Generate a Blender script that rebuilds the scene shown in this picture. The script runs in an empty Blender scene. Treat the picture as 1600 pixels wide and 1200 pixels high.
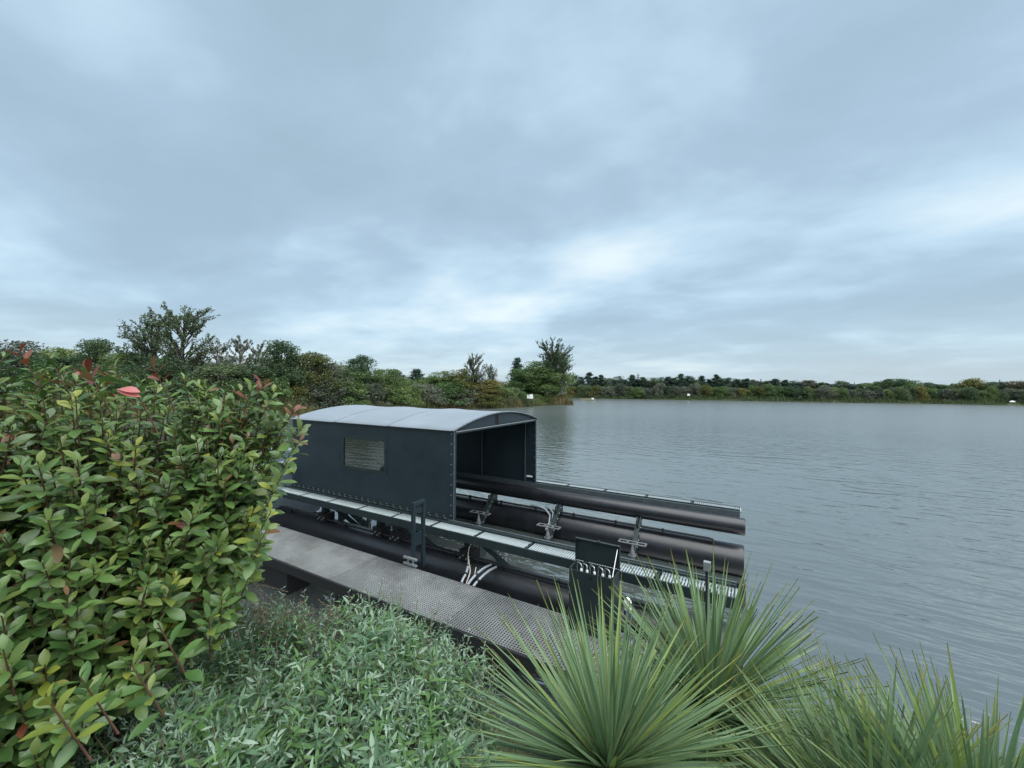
import bpy, math, random
import numpy as np
from mathutils import Matrix, Vector

# ------------------------------------------------------------------ camera, sky, sun, exposure
scene = bpy.context.scene
COL = scene.collection
CAM_H = 3.70                                   # eye above the lake
FPX, PITCH, ROLL, YAW = 630.8, 0.0043, 0.0061, -0.5252
_fw = np.array([math.sin(YAW), math.cos(YAW), 0.0]); _rt = np.array([math.cos(YAW), -math.sin(YAW), 0.0]); _up = np.array([0, 0, 1.0])
_f2 = _fw*math.cos(PITCH) + _up*math.sin(PITCH); _u2 = _up*math.cos(PITCH) - _fw*math.sin(PITCH)
_r3 = _rt*math.cos(ROLL) + _u2*math.sin(ROLL); _u3 = _u2*math.cos(ROLL) - _rt*math.sin(ROLL)
cam_data = bpy.data.cameras.new('camera'); cam = bpy.data.objects.new('camera', cam_data); COL.objects.link(cam)
cam_data.sensor_width = 36.0; cam_data.lens = FPX/1600.0*36.0
cam_data.clip_start = 0.05; cam_data.clip_end = 12000.0
M = Matrix.Identity(4)
for i in range(3):
    M[i][0] = _r3[i]; M[i][1] = _u3[i]; M[i][2] = -_f2[i]
M[2][3] = CAM_H
cam.matrix_world = M
scene.camera = cam

SUN_ELEV, SUN_AZ = math.radians(64), math.radians(102)   # azimuth: clockwise from +Y
world = bpy.data.worlds.new('World'); scene.world = world; world.use_nodes = True
def build_world():
    nt = world.node_tree; N = nt.nodes; Lk = nt.links; N.clear()
    out = N.new('ShaderNodeOutputWorld')
    sky = N.new('ShaderNodeTexSky'); sky.sky_type = 'NISHITA'; sky.sun_disc = False
    sky.sun_elevation = SUN_ELEV; sky.sun_rotation = SUN_AZ
    bg1 = N.new('ShaderNodeBackground'); bg1.inputs['Strength'].default_value = 0.10
    Lk.new(sky.outputs[0], bg1.inputs[0])
    tc = N.new('ShaderNodeTexCoord')
    sep = N.new('ShaderNodeSeparateXYZ'); Lk.new(tc.outputs['Generated'], sep.inputs[0])
    def math_(op, a, b=None, clamp=False):
        m = N.new('ShaderNodeMath'); m.operation = op; m.use_clamp = clamp
        for i, v in enumerate((a, b)):
            if v is None: continue
            if isinstance(v, (int, float)): m.inputs[i].default_value = v
            else: Lk.new(v, m.inputs[i])
        return m.outputs[0]
    zz = math_('MAXIMUM', sep.outputs[2], 0.0)
    den = math_('ADD', zz, 0.17)
    comb = N.new('ShaderNodeCombineXYZ')
    Lk.new(math_('DIVIDE', sep.outputs[0], den), comb.inputs[0]); Lk.new(math_('DIVIDE', sep.outputs[1], den), comb.inputs[1])
    def noise(scale, detail, rough, dist, rot, sc, loc):
        mp = N.new('ShaderNodeMapping'); mp.inputs['Rotation'].default_value = (0, 0, rot); mp.inputs['Scale'].default_value = sc; mp.inputs['Location'].default_value = loc
        Lk.new(comb.outputs[0], mp.inputs[0])
        n = N.new('ShaderNodeTexNoise'); n.inputs['Scale'].default_value = scale; n.inputs['Detail'].default_value = detail
        n.inputs['Roughness'].default_value = rough; n.inputs['Distortion'].default_value = dist
        Lk.new(mp.outputs[0], n.inputs[0]); return n.outputs[0]
    n1 = noise(0.62, 4, 0.48, 0.25, math.radians(-40), (0.95, 1.10, 1), (14.6, 9.1, 0))
    n2 = noise(1.9, 6, 0.55, 0.25, math.radians(-25), (0.9, 1.15, 1), (3.3, 1.2, 0))
    n3 = noise(0.22, 2, 0.5, 0.0, 0.0, (1, 1, 1), (9.7, 7.4, 0))
    s = math_('ADD', math_('MULTIPLY', n1, 0.52), math_('MULTIPLY', n2, 0.22))
    s = math_('ADD', s, math_('MULTIPLY', n3, 0.26))
    s = math_('ADD', math_('MULTIPLY', math_('SUBTRACT', s, 0.5), 1.42), 0.506)
    ramp = N.new('ShaderNodeValToRGB'); Lk.new(s, ramp.inputs[0])
    e = ramp.color_ramp.elements
    e[0].position = 0.37; e[0].color = (0.118, 0.162, 0.196, 1)
    e[1].position = 0.68; e[1].color = (0.262, 0.300, 0.315, 1)
    k = e.new(0.46); k.color = (0.134, 0.183, 0.224, 1)
    k = e.new(0.55); k.color = (0.176, 0.234, 0.276, 1)
    # paler, flatter layer towards the horizon
    hz = math_('SUBTRACT', 1.0, math_('MULTIPLY', zz, 5.5), True)
    hzf = math_('MULTIPLY', math_('POWER', hz, 1.6), 0.62)
    mx = N.new('ShaderNodeMix'); mx.data_type = 'RGBA'
    Lk.new(hzf, mx.inputs['Factor']); Lk.new(ramp.outputs[0], mx.inputs['A']); mx.inputs['B'].default_value = (0.172, 0.210, 0.234, 1)
    bg2 = N.new('ShaderNodeBackground'); Lk.new(mx.outputs['Result'], bg2.inputs[0]); bg2.inputs['Strength'].default_value = 1.0
    ms = N.new('ShaderNodeMixShader'); ms.inputs[0].default_value = 0.93
    Lk.new(bg1.outputs[0], ms.inputs[1]); Lk.new(bg2.outputs[0], ms.inputs[2]); Lk.new(ms.outputs[0], out.inputs[0])
build_world()
sun_d = bpy.data.lights.new('sun', 'SUN'); sun_d.energy = 1.5; sun_d.angle = math.radians(74); sun_d.color = (1.0, 0.995, 0.98)
sun = bpy.data.objects.new('sun', sun_d); COL.objects.link(sun)
_sd = Vector((math.sin(SUN_AZ)*math.cos(SUN_ELEV), math.cos(SUN_AZ)*math.cos(SUN_ELEV), math.sin(SUN_ELEV)))
sun.rotation_euler = _sd.to_track_quat('Z', 'Y').to_euler(); sun.location = (0, 0, 40)
scene.view_settings.view_transform = 'Standard'; scene.view_settings.look = 'None'
scene.view_settings.exposure = 1.66; scene.view_settings.gamma = 1.0; scene.view_settings.use_curve_mapping = False
scene.cycles.use_denoising = True
scene.cycles.max_bounces = 4; scene.cycles.diffuse_bounces = 3; scene.cycles.glossy_bounces = 3; scene.cycles.transmission_bounces = 3; scene.cycles.use_adaptive_sampling = True; scene.cycles.adaptive_threshold = 0.02; scene.cycles.transparent_max_bounces = 8; scene.cycles.sample_clamp_indirect = 4.0

# ------------------------------------------------------------------ helpers
PI = math.pi
def cl(L, D, z=0.0):
    """metres to the right of / ahead of the viewpoint -> world point"""
    return Vector((_rt[0]*L + _fw[0]*D, _rt[1]*L + _fw[1]*D, z))
def horizon(px): return 602.72 + (px-800)*0.00607
def bear(px, D, z=0.0): return cl((px-800)/FPX*D, D, z)

def tag(o, label=None, cat=None, group=None, kind=None):
    if label: o['label'] = label
    if cat: o['category'] = cat
    if group: o['group'] = group
    if kind: o['kind'] = kind
    return o
def empty(name, loc=(0, 0, 0), rz=0.0):
    o = bpy.data.objects.new(name, None); COL.objects.link(o); o.location = loc; o.rotation_euler = (0, 0, rz); o.empty_display_size = 0.1
    return o
def link(name, me, parent=None, m=None, loc=None):
    o = bpy.data.objects.new(name, me); COL.objects.link(o)
    if m is not None and not me.materials: me.materials.append(m)
    if parent: o.parent = parent
    if loc is not None: o.location = loc
    return o

class MB:
    """collects simple solids into one mesh"""
    def __init__(s): s.v = []; s.f = []; s.sm = []; s.mi = []
    def add(s, V, F, smooth=False, mi=0):
        b = len(s.v); s.v += [tuple(p) for p in V]
        for f in F:
            s.f.append([i+b for i in f]); s.sm.append(smooth); s.mi.append(mi)
        return s
    def box(s, x0, x1, y0, y1, z0, z1, mi=0):
        V = [(x0,y0,z0),(x1,y0,z0),(x1,y1,z0),(x0,y1,z0),(x0,y0,z1),(x1,y0,z1),(x1,y1,z1),(x0,y1,z1)]
        return s.add(V, [(3,2,1,0),(4,5,6,7),(0,1,5,4),(1,2,6,5),(2,3,7,6),(3,0,4,7)], False, mi)
    def bar(s, a, b, w, h, up=(0,0,1), mi=0):
        a = Vector(a); b = Vector(b); d = (b-a).normalized(); up = Vector(up)
        if abs(d.dot(up)) > 0.98: up = Vector((1,0,0))
        x = d.cross(up).normalized(); y = x.cross(d)
        V = []
        for p in (a, b):
            for sx, sy in ((-1,-1),(1,-1),(1,1),(-1,1)): V.append(p + x*(sx*w/2) + y*(sy*h/2))
        return s.add(V, [(0,1,2,3),(7,6,5,4),(0,4,5,1),(1,5,6,2),(2,6,7,3),(3,7,4,0)], False, mi)
    def tube(s, pts, r, n=10, caps=True, mi=0):
        pts = [Vector(p) for p in pts]; R = r if hasattr(r, '__len__') else [r]*len(pts)
        ref = Vector((0,0,1)); V = []; k = len(pts); px = None
        for i, p in enumerate(pts):
            d = (pts[min(i+1,k-1)] - pts[max(i-1,0)]).normalized()
            if px is None:
                if abs(d.dot(ref)) > 0.95: ref = Vector((1,0,0))
                px = d.cross(ref).normalized()
            px = (px - d*px.dot(d)).normalized(); py = d.cross(px)
            for j in range(n):
                a = 2*PI*j/n; V.append(p + (px*math.cos(a) + py*math.sin(a))*R[i])
        F = [(i*n+j, i*n+(j+1)%n, (i+1)*n+(j+1)%n, (i+1)*n+j) for i in range(k-1) for j in range(n)]
        s.add(V, F, True, mi)
        if caps:
            s.add(V[:n], [tuple(range(n))[::-1]], False, mi); s.add(V[-n:], [tuple(range(n))], False, mi)
        return s
    def mesh(s, name, *mats):
        me = bpy.data.meshes.new(name); me.from_pydata([tuple(p) for p in s.v], [], s.f)
        me.polygons.foreach_set('use_smooth', s.sm); me.polygons.foreach_set('material_index', s.mi)
        for m in mats: me.materials.append(m)
        me.update(); return me
    def build(s, name, mats, parent=None, loc=None):
        mats = mats if isinstance(mats, (list, tuple)) else [mats]
        return link(name, s.mesh(name, *mats), parent, None, loc)

def fast_mesh(name, V, F, mats, mi=None, smooth=False):
    V = np.asarray(V, np.float32).reshape(-1, 3); F = np.asarray(F, np.int32); n, k = F.shape
    me = bpy.data.meshes.new(name)
    me.vertices.add(len(V)); me.vertices.foreach_set('co', V.ravel())
    me.loops.add(n*k); me.loops.foreach_set('vertex_index', F.ravel())
    me.polygons.add(n); me.polygons.foreach_set('loop_start', np.arange(n, dtype=np.int32)*k)
    for m in (mats if isinstance(mats, (list, tuple)) else [mats]): me.materials.append(m)
    if mi is not None: me.polygons.foreach_set('material_index', np.asarray(mi, np.int32))
    if smooth: me.polygons.foreach_set('use_smooth', np.ones(n, bool))
    me.update(calc_edges=True); me.validate(); return me
def stamp(TV, TF, R, T):
    """copies of a template (k,3) under rotations R (n,3,3, scale included) and offsets T (n,3)"""
    TV = np.asarray(TV, float); TF = np.asarray(TF); n = len(T)
    V = np.einsum('nij,kj->nki', R, TV) + T[:, None, :]
    F = TF[None] + (np.arange(n)*len(TV))[:, None, None]
    return V.reshape(-1, 3), F.reshape(-1, TF.shape[1])
def unit(v): return v/np.maximum(np.linalg.norm(v, axis=-1, keepdims=True), 1e-9)
def frames(d, nrm):
    """rotation whose y axis is d and z axis is as near nrm as it can be"""
    y = unit(d); x = unit(np.cross(y, nrm)); z = np.cross(x, y)
    return np.stack([x, y, z], -1)
def boxes_mesh(name, C, S, mats):
    C = np.asarray(C, float); S = np.asarray(S, float)/2
    tv = np.array([(-1,-1,-1),(1,-1,-1),(1,1,-1),(-1,1,-1),(-1,-1,1),(1,-1,1),(1,1,1),(-1,1,1)], float)
    tf = np.array([(3,2,1,0),(4,5,6,7),(0,1,5,4),(1,2,6,5),(2,3,7,6),(3,0,4,7)])
    V = C[:, None, :] + S[:, None, :]*tv[None]
    F = tf[None] + (np.arange(len(C))*8)[:, None, None]
    return fast_mesh(name, V.reshape(-1, 3), F.reshape(-1, 4), mats)

ONES = 'first second third fourth fifth sixth seventh eighth ninth tenth eleventh twelfth thirteenth fourteenth fifteenth sixteenth seventeenth eighteenth nineteenth'.split()
TENS = {2: 'twenty', 3: 'thirty', 4: 'forty', 5: 'fifty', 6: 'sixty'}; TENTH = {2: 'twentieth', 3: 'thirtieth', 4: 'fortieth', 5: 'fiftieth', 6: 'sixtieth'}
def ordinal(i):
    if i < 20: return ONES[i-1]
    return TENTH[i//10] if i % 10 == 0 else TENS[i//10] + '-' + ONES[i % 10 - 1]

# ------------------------------------------------------------------ materials
def base_mat(name):
    m = bpy.data.materials.new(name); m.use_nodes = True; nt = m.node_tree
    return m, nt, nt.nodes, nt.links, nt.nodes['Principled BSDF']
def mat(name, col, rough=0.5, metal=0.0, var=0.18, scale=6.0, bump=0.0, bscale=60.0, spec=0.5, dirt=None, dirt_scale=2.0, dirt_amt=0.5):
    m, nt, N, Lk, P = base_mat(name)
    tc = N.new('ShaderNodeTexCoord')
    n = N.new('ShaderNodeTexNoise'); n.inputs['Scale'].default_value = scale; n.inputs['Detail'].default_value = 6; n.inputs['Roughness'].default_value = 0.65
    Lk.new(tc.outputs['Object'], n.inputs[0])
    r = N.new('ShaderNodeValToRGB'); Lk.new(n.outputs[0], r.inputs[0])
    r.color_ramp.elements[0].position = 0.3; r.color_ramp.elements[1].position = 0.7
    r.color_ramp.elements[0].color = tuple(c*(1-var) for c in col)+(1,); r.color_ramp.elements[1].color = tuple(min(1, c*(1+var)) for c in col)+(1,)
    src = r.outputs[0]
    if dirt:
        n2 = N.new('ShaderNodeTexNoise'); n2.inputs['Scale'].default_value = dirt_scale; n2.inputs['Detail'].default_value = 8; n2.inputs['Roughness'].default_value = 0.7
        Lk.new(tc.outputs['Object'], n2.inputs[0])
        r2 = N.new('ShaderNodeValToRGB'); Lk.new(n2.outputs[0], r2.inputs[0]); r2.color_ramp.elements[0].position = 0.48; r2.color_ramp.elements[1].position = 0.72
        r2.color_ramp.elements[1].color = (dirt_amt,)*3+(1,)
        mx = N.new('ShaderNodeMix'); mx.data_type = 'RGBA'; Lk.new(r2.outputs[0], mx.inputs['Factor']); Lk.new(src, mx.inputs['A']); mx.inputs['B'].default_value = tuple(dirt)+(1,)
        src = mx.outputs['Result']
    Lk.new(src, P.inputs['Base Color'])
    rr = N.new('ShaderNodeMapRange'); Lk.new(n.outputs[0], rr.inputs[0]); rr.inputs['To Min'].default_value = max(0.02, rough-0.1); rr.inputs['To Max'].default_value = min(1, rough+0.12)
    Lk.new(rr.outputs[0], P.inputs['Roughness'])
    P.inputs['Metallic'].default_value = metal; P.inputs['Specular IOR Level'].default_value = spec
    if bump:
        b = N.new('ShaderNodeTexNoise'); b.inputs['Scale'].default_value = bscale; b.inputs['Detail'].default_value = 3; Lk.new(tc.outputs['Object'], b.inputs[0])
        bn = N.new('ShaderNodeBump'); bn.inputs['Strength'].default_value = bump; bn.inputs['Distance'].default_value = 0.01; Lk.new(b.outputs[0], bn.inputs['Height']); Lk.new(bn.outputs[0], P.inputs['Normal'])
    return m
def leaf_mat(name, col, col2, rough=0.45, trans=0.34, scale=3.0, spec=0.4, hue=0.03, objvar=0.25):
    m, nt, N, Lk, P = base_mat(name)
    out = N['Material Output']
    geo = N.new('ShaderNodeNewGeometry'); oi = N.new('ShaderNodeObjectInfo')
    n = N.new('ShaderNodeTexNoise'); n.inputs['Scale'].default_value = scale; n.inputs['Detail'].default_value = 3
    Lk.new(geo.outputs['Position'], n.inputs[0])
    add = N.new('ShaderNodeMath'); add.operation = 'ADD'; Lk.new(n.outputs[0], add.inputs[0])
    isl = N.new('ShaderNodeMath'); isl.operation = 'MULTIPLY_ADD'; Lk.new(geo.outputs['Random Per Island'], isl.inputs[0]); isl.inputs[1].default_value = 0.5; isl.inputs[2].default_value = -0.25
    Lk.new(isl.outputs[0], add.inputs[1])
    r = N.new('ShaderNodeValToRGB'); Lk.new(add.outputs[0], r.inputs[0]); r.color_ramp.elements[0].position = 0.25; r.color_ramp.elements[1].position = 0.75
    r.color_ramp.elements[0].color = tuple(col)+(1,); r.color_ramp.elements[1].color = tuple(col2)+(1,)
    hs = N.new('ShaderNodeHueSaturation'); Lk.new(r.outputs[0], hs.inputs['Color'])
    mr = N.new('ShaderNodeMapRange'); Lk.new(oi.outputs['Random'], mr.inputs[0]); mr.inputs['To Min'].default_value = 0.5-hue; mr.inputs['To Max'].default_value = 0.5+hue; Lk.new(mr.outputs[0], hs.inputs['Hue'])
    mv = N.new('ShaderNodeMapRange'); Lk.new(oi.outputs['Random'], mv.inputs[0]); mv.inputs['To Min'].default_value = 1+objvar; mv.inputs['To Max'].default_value = 1-objvar; Lk.new(mv.outputs[0], hs.inputs['Value'])
    Lk.new(hs.outputs[0], P.inputs['Base Color']); P.inputs['Roughness'].default_value = rough; P.inputs['Specular IOR Level'].default_value = spec
    tr = N.new('ShaderNodeBsdfTranslucent'); Lk.new(hs.outputs[0], tr.inputs[0])
    ms = N.new('ShaderNodeMixShader'); ms.inputs[0].default_value = trans; Lk.new(P.outputs[0], ms.inputs[1]); Lk.new(tr.outputs[0], ms.inputs[2]); Lk.new(ms.outputs[0], out.inputs[0])
    return m

m_steel = mat('blue_grey_steel', (0.014, 0.026, 0.034), 0.42, 0.0, 0.15, 3.0, spec=0.5, dirt=(0.030, 0.043, 0.050), dirt_scale=1.3, dirt_amt=0.5, bump=0.25, bscale=1.6)
m_frame = mat('dark_green_steel', (0.017, 0.028, 0.030), 0.45, 0.0, 0.2, 5.0)
m_tubeblk = mat('black_plastic', (0.010, 0.011, 0.014), 0.34, 0.0, 0.25, 2.5, spec=0.55, dirt=(0.020, 0.022, 0.027), dirt_scale=2.2, dirt_amt=0.6)
m_black = mat('black_rubber', (0.012, 0.012, 0.013), 0.5, 0.0, 0.2, 8.0)
m_galv = mat('galvanised_steel', (0.33, 0.355, 0.365), 0.42, 0.55, 0.15, 14.0)
m_rail = mat('worn_rail', (0.085, 0.105, 0.11), 0.4, 0.2, 0.25, 9.0)
m_bunk = mat('worn_bunk_steel', (0.16, 0.17, 0.18), 0.5, 0.3, 0.25, 12.0)
m_grate = mat('pale_grating', (0.31, 0.36, 0.365), 0.55, 0.1, 0.10, 5.0, dirt=(0.21, 0.235, 0.235), dirt_scale=2.5, dirt_amt=0.5)
m_grp = mat('grey_grp_grating', (0.185, 0.196, 0.196), 0.7, 0.0, 0.22, 2.0, dirt=(0.090, 0.088, 0.066), dirt_scale=1.3, dirt_amt=0.9)
m_roof = mat('pale_roof_sheet', (0.225, 0.258, 0.290), 0.42, 0.0, 0.08, 1.2, dirt=(0.185, 0.21, 0.22), dirt_scale=0.9, dirt_amt=0.5)
m_chrome = mat('bright_metal', (0.62, 0.63, 0.63), 0.25, 0.8, 0.05)
m_white = mat('white_paint', (0.78, 0.78, 0.76), 0.5, 0.0, 0.05)
m_blue = mat('blue_plastic', (0.03, 0.05, 0.16), 0.45)
m_hose = mat('pale_hose', (0.25, 0.28, 0.31), 0.4, 0.0, 0.08, 20.0)
m_cable = mat('cream_cable', (0.36, 0.34, 0.26), 0.5, 0.0, 0.1, 20.0)
m_hull = mat('grey_hull', (0.16, 0.20, 0.23), 0.5, 0.0, 0.1, 2.0)
m_cream = mat('cream_paint', (0.40, 0.35, 0.24), 0.5, 0.0, 0.15)
m_bark = mat('bark', (0.055, 0.045, 0.035), 0.9, 0.0, 0.35, 12.0, 0.4)
m_birch = mat('birch_bark', (0.34, 0.33, 0.29), 0.8, 0.0, 0.4, 9.0)
m_twig = mat('red_brown_twig', (0.10, 0.045, 0.028), 0.6, 0.0, 0.3, 20.0)
m_drytwig = mat('dry_twig', (0.20, 0.155, 0.10), 0.8, 0.0, 0.3, 20.0)
m_pyl = mat('pylon_steel', (0.20, 0.22, 0.24), 0.6, 0.3)

def pane_mat():
    m, nt, N, Lk, P = base_mat('tinted_pane'); out = N['Material Output']
    P.inputs['Base Color'].default_value = (0.040, 0.038, 0.036, 1); P.inputs['Roughness'].default_value = 0.10; P.inputs['IOR'].default_value = 1.6
    t = N.new('ShaderNodeBsdfTransparent'); t.inputs[0].default_value = (0.72, 0.72, 0.68, 1)
    ms = N.new('ShaderNodeMixShader'); ms.inputs[0].default_value = 0.74; Lk.new(P.outputs[0], ms.inputs[1]); Lk.new(t.outputs[0], ms.inputs[2]); Lk.new(ms.outputs[0], out.inputs[0]); return m
m_pane = pane_mat()

def water_mat():
    m, nt, N, Lk, P = base_mat('lake_water')
    P.inputs['Base Color'].default_value = (0.056, 0.069, 0.064, 1); P.inputs['Roughness'].default_value = 0.04; P.inputs['IOR'].default_value = 3.0
    geo = N.new('ShaderNodeNewGeometry')
    def layer(scale, sx, sy, rot, detail, dist, loc=(0, 0, 0)):
        mp = N.new('ShaderNodeMapping'); mp.inputs['Rotation'].default_value = (0, 0, rot); mp.inputs['Scale'].default_value = (sx, sy, 1); mp.inputs['Location'].default_value = loc
        Lk.new(geo.outputs['Position'], mp.inputs[0])
        n = N.new('ShaderNodeTexNoise'); n.inputs['Scale'].default_value = scale; n.inputs['Detail'].default_value = detail; n.inputs['Roughness'].default_value = 0.5; n.inputs['Distortion'].default_value = dist
        Lk.new(mp.outputs[0], n.inputs[0]); return n.outputs[0]
    a = layer(2.1, 0.30, 1.0, math.radians(3), 2, 0.5)
    b = layer(6.0, 0.34, 1.0, math.radians(-7), 2, 0.4, (3, 7, 0))
    c = layer(0.10, 1, 1, 0.4, 2, 0.3)            # calmer and rougher patches
    def mth(op, x, y):
        k = N.new('ShaderNodeMath'); k.operation = op
        for i, v in enumerate((x, y)):
            if isinstance(v, (int, float)): k.inputs[i].default_value = v
            else: Lk.new(v, k.inputs[i])
        return k.outputs[0]
    a = mth('POWER', a, 2.0)                      # broad flat troughs, narrow crests
    h = mth('ADD', mth('MULTIPLY', a, 1.0), mth('MULTIPLY', b, 0.30))
    amp = N.new('ShaderNodeMapRange'); Lk.new(c, amp.inputs[0]); amp.inputs['From Min'].default_value = 0.35; amp.inputs['From Max'].default_value = 0.65; amp.inputs['To Min'].default_value = 0.55; amp.inputs['To Max'].default_value = 1.1
    h = mth('MULTIPLY', h, amp.outputs[0])
    ln = N.new('ShaderNodeVectorMath'); ln.operation = 'LENGTH'; Lk.new(geo.outputs['Position'], ln.inputs[0])
    far_ = N.new('ShaderNodeMapRange'); Lk.new(ln.outputs['Value'], far_.inputs[0]); far_.inputs['From Min'].default_value = 8; far_.inputs['From Max'].default_value = 70; far_.inputs['To Min'].default_value = 1.0; far_.inputs['To Max'].default_value = 0.85
    h = mth('MULTIPLY', h, far_.outputs[0])
    fr2 = N.new('ShaderNodeMapRange'); Lk.new(ln.outputs['Value'], fr2.inputs[0]); fr2.inputs['From Min'].default_value = 8; fr2.inputs['From Max'].default_value = 60; fr2.inputs['To Min'].default_value = 0.05; fr2.inputs['To Max'].default_value = 0.27   # ripples too small to see singly
    Lk.new(fr2.outputs[0], P.inputs['Roughness'])
    bn = N.new('ShaderNodeBump'); bn.inputs['Strength'].default_value = 1.0; bn.inputs['Distance'].default_value = 0.058
    Lk.new(h, bn.inputs['Height']); Lk.new(bn.outputs[0], P.inputs['Normal'])
    return m
m_water = water_mat()

def ground_mat():
    m, nt, N, Lk, P = base_mat('bank_ground')
    geo = N.new('ShaderNodeNewGeometry')
    n = N.new('ShaderNodeTexNoise'); n.inputs['Scale'].default_value = 1.7; n.inputs['Detail'].default_value = 8; n.inputs['Roughness'].default_value = 0.7; Lk.new(geo.outputs['Position'], n.inputs[0])
    r = N.new('ShaderNodeValToRGB'); Lk.new(n.outputs[0], r.inputs[0]); e = r.color_ramp.elements
    e[0].position = 0.35; e[0].color = (0.030, 0.024, 0.016, 1); e[1].position = 0.65; e[1].color = (0.075, 0.095, 0.035, 1)
    Lk.new(r.outputs[0], P.inputs['Base Color']); P.inputs['Roughness'].default_value = 0.95
    bn = N.new('ShaderNodeBump'); bn.inputs['Strength'].default_value = 0.6; bn.inputs['Distance'].default_value = 0.05; Lk.new(n.outputs[0], bn.inputs['Height']); Lk.new(bn.outputs[0], P.inputs['Normal'])
    return m
m_ground = ground_mat()

G = {  # crown colours
 'dark': leaf_mat('leaf_dark', (0.045, 0.078, 0.037), (0.121, 0.182, 0.078), scale=0.8),
 'mid': leaf_mat('leaf_mid', (0.069, 0.123, 0.037), (0.175, 0.255, 0.087), scale=0.8),
 'light': leaf_mat('leaf_light', (0.075, 0.125, 0.034), (0.165, 0.24, 0.08), scale=0.8),
 'olive': leaf_mat('leaf_olive', (0.088, 0.096, 0.027), (0.212, 0.212, 0.059), scale=0.8),
 'grey': leaf_mat('leaf_grey', (0.066, 0.085, 0.059), (0.168, 0.190, 0.132), scale=0.8),
 'brown': leaf_mat('leaf_brown', (0.062, 0.058, 0.03), (0.125, 0.118, 0.065), scale=0.8),
 'pine': leaf_mat('leaf_pine', (0.032, 0.062, 0.045), (0.084, 0.141, 0.099), scale=0.8),
}

# ------------------------------------------------------------------ land and water
def W(L, D): p = cl(L, D); return (p.x, p.y)
NEAR_V = 3.25
lake = [W(12.0, 81), W(8.0, 79), W(0, 68), W(-10, 62), W(-18, 55), W(-26, 49), W(-34, 43), W(-50, 38), W(-64, 34), (-84, 20), (-84, NEAR_V),
        (-40, 2.2), (-14, 2.15), (-6, 2.1), (-3, 2.15), (-1.6, 2.35), (-0.7, 2.95), (0.3, 3.2), (12, NEAR_V+0.05), (60, NEAR_V), (150, NEAR_V),
        W(150, 40), W(140, 70), W(113, 88.5), W(100, 96), W(80, 101), W(53, 112), W(30, 119), W(14, 122), W(-6, 118), W(-6, 104), W(6, 90), W(11, 85)]
lake = np.array(lake)
def sdf(P):
    """signed distance to the lake outline, positive on land"""
    A = lake; B = np.roll(lake, -1, 0); d = np.full(len(P), 1e18); ins = np.zeros(len(P), bool)
    for a, b in zip(A, B):
        e = b-a; w = P-a; t = np.clip((w@e)/(e@e), 0, 1); q = w-e*t[:, None]; d = np.minimum(d, (q*q).sum(1))
        c = ((a[1] <= P[:, 1]) != (b[1] <= P[:, 1])) & (P[:, 0] < (b[0]-a[0])*(P[:, 1]-a[1])/((b[1]-a[1]) or 1e-9)+a[0])
        ins ^= c
    d = np.sqrt(d); return np.where(ins, -d, d)
def sstep(x): x = np.clip(x, 0, 1); return x*x*(3-2*x)
def ground_z(P):
    P = np.asarray(P, float).reshape(-1, 2); s = sdf(P)
    near = sstep((NEAR_V+1.5-P[:, 1])/2.0)                      # our own bank is high, the others low
    hi = 0.55 + near*1.25
    w = 2.2 - near*1.55
    wob = 0.05*np.sin(P[:, 0]*2.3+1)*np.sin(P[:, 1]*2.9) + 0.2*np.sin(P[:, 0]*0.11)*np.sin(P[:, 1]*0.13+2)*(1-near)
    land = -0.12 + (hi+0.12)*sstep(s/w) + wob*sstep(s/w) + np.clip(s-3, 0, 300)*0.004
    bed = -0.12 + np.maximum(s, -8)*0.22
    return np.where(s > 0, land, bed)
def gz(p): return float(ground_z([(p[0], p[1])])[0])
NR, NA = 250, 480
rad = 0.25*(6000/0.25)**(np.linspace(0, 1, NR)); ang = np.linspace(0, 2*PI, NA, endpoint=False)
gx = np.outer(rad, np.cos(ang)).ravel(); gy = np.outer(rad, np.sin(ang)).ravel()
gP = np.stack([gx, gy], 1); gZ = ground_z(gP)
ii = np.arange(NR-1)[:, None]*NA; jj = np.arange(NA)[None]; jn = (jj+1) % NA
F = np.stack([ii+jj, ii+NA+jj, ii+NA+jn, ii+jn], -1).reshape(-1, 4)
Vg = np.concatenate([np.column_stack([gP, gZ])]); 
ground = link('ground', fast_mesh('ground', Vg, F, m_ground, smooth=True)); tag(ground, 'grassy lake bank and land around the water', None, None, 'structure')
wv = [(p[0], p[1], 0.0) for p in (np.array([(-140, -20), (230, -20), (230, 230), (-140, 230)]))]
water = link('water', fast_mesh('water', [(-180, 2.0, 0), (220, 2.0, 0), (220, 240, 0), (-180, 240, 0)], [(0, 1, 2, 3)], m_water)); tag(water, 'rippled grey lake water', None, None, 'structure')

# ------------------------------------------------------------------ jetty
def make_grating(name, lu, lv, pitch, bar, depth, mats):
    C = []; S = []
    nu = int(round(lu/pitch)); nv = int(round(lv/pitch))
    for i in range(nu+1): C.append((lu*i/nu, lv/2, -depth/2)); S.append((bar, lv+bar, depth))
    for j in range(nv+1): C.append((lu/2, lv*j/nv, -depth/2-0.0015)); S.append((lu+bar, bar, depth-0.003))
    return boxes_mesh(name, C, S, mats)
JZ, JV0, JV1, JU0, JU1 = 0.655, 4.05, 5.03, -10.16, -0.25
SEAM = 2.262
jetty = empty('jetty', (-5.6, 4.55, 0)); tag(jetty, 'grey grated floating jetty running along the planted bank', 'jetty')
O = Vector((-5.6, 4.55, 0))
seams = [-5.629+SEAM*k for k in range(-2, 3)]
gm = make_grating('grating_panel', SEAM-0.03, JV1-JV0-0.03, 0.0385, 0.0100, 0.020, m_grp)
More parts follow.
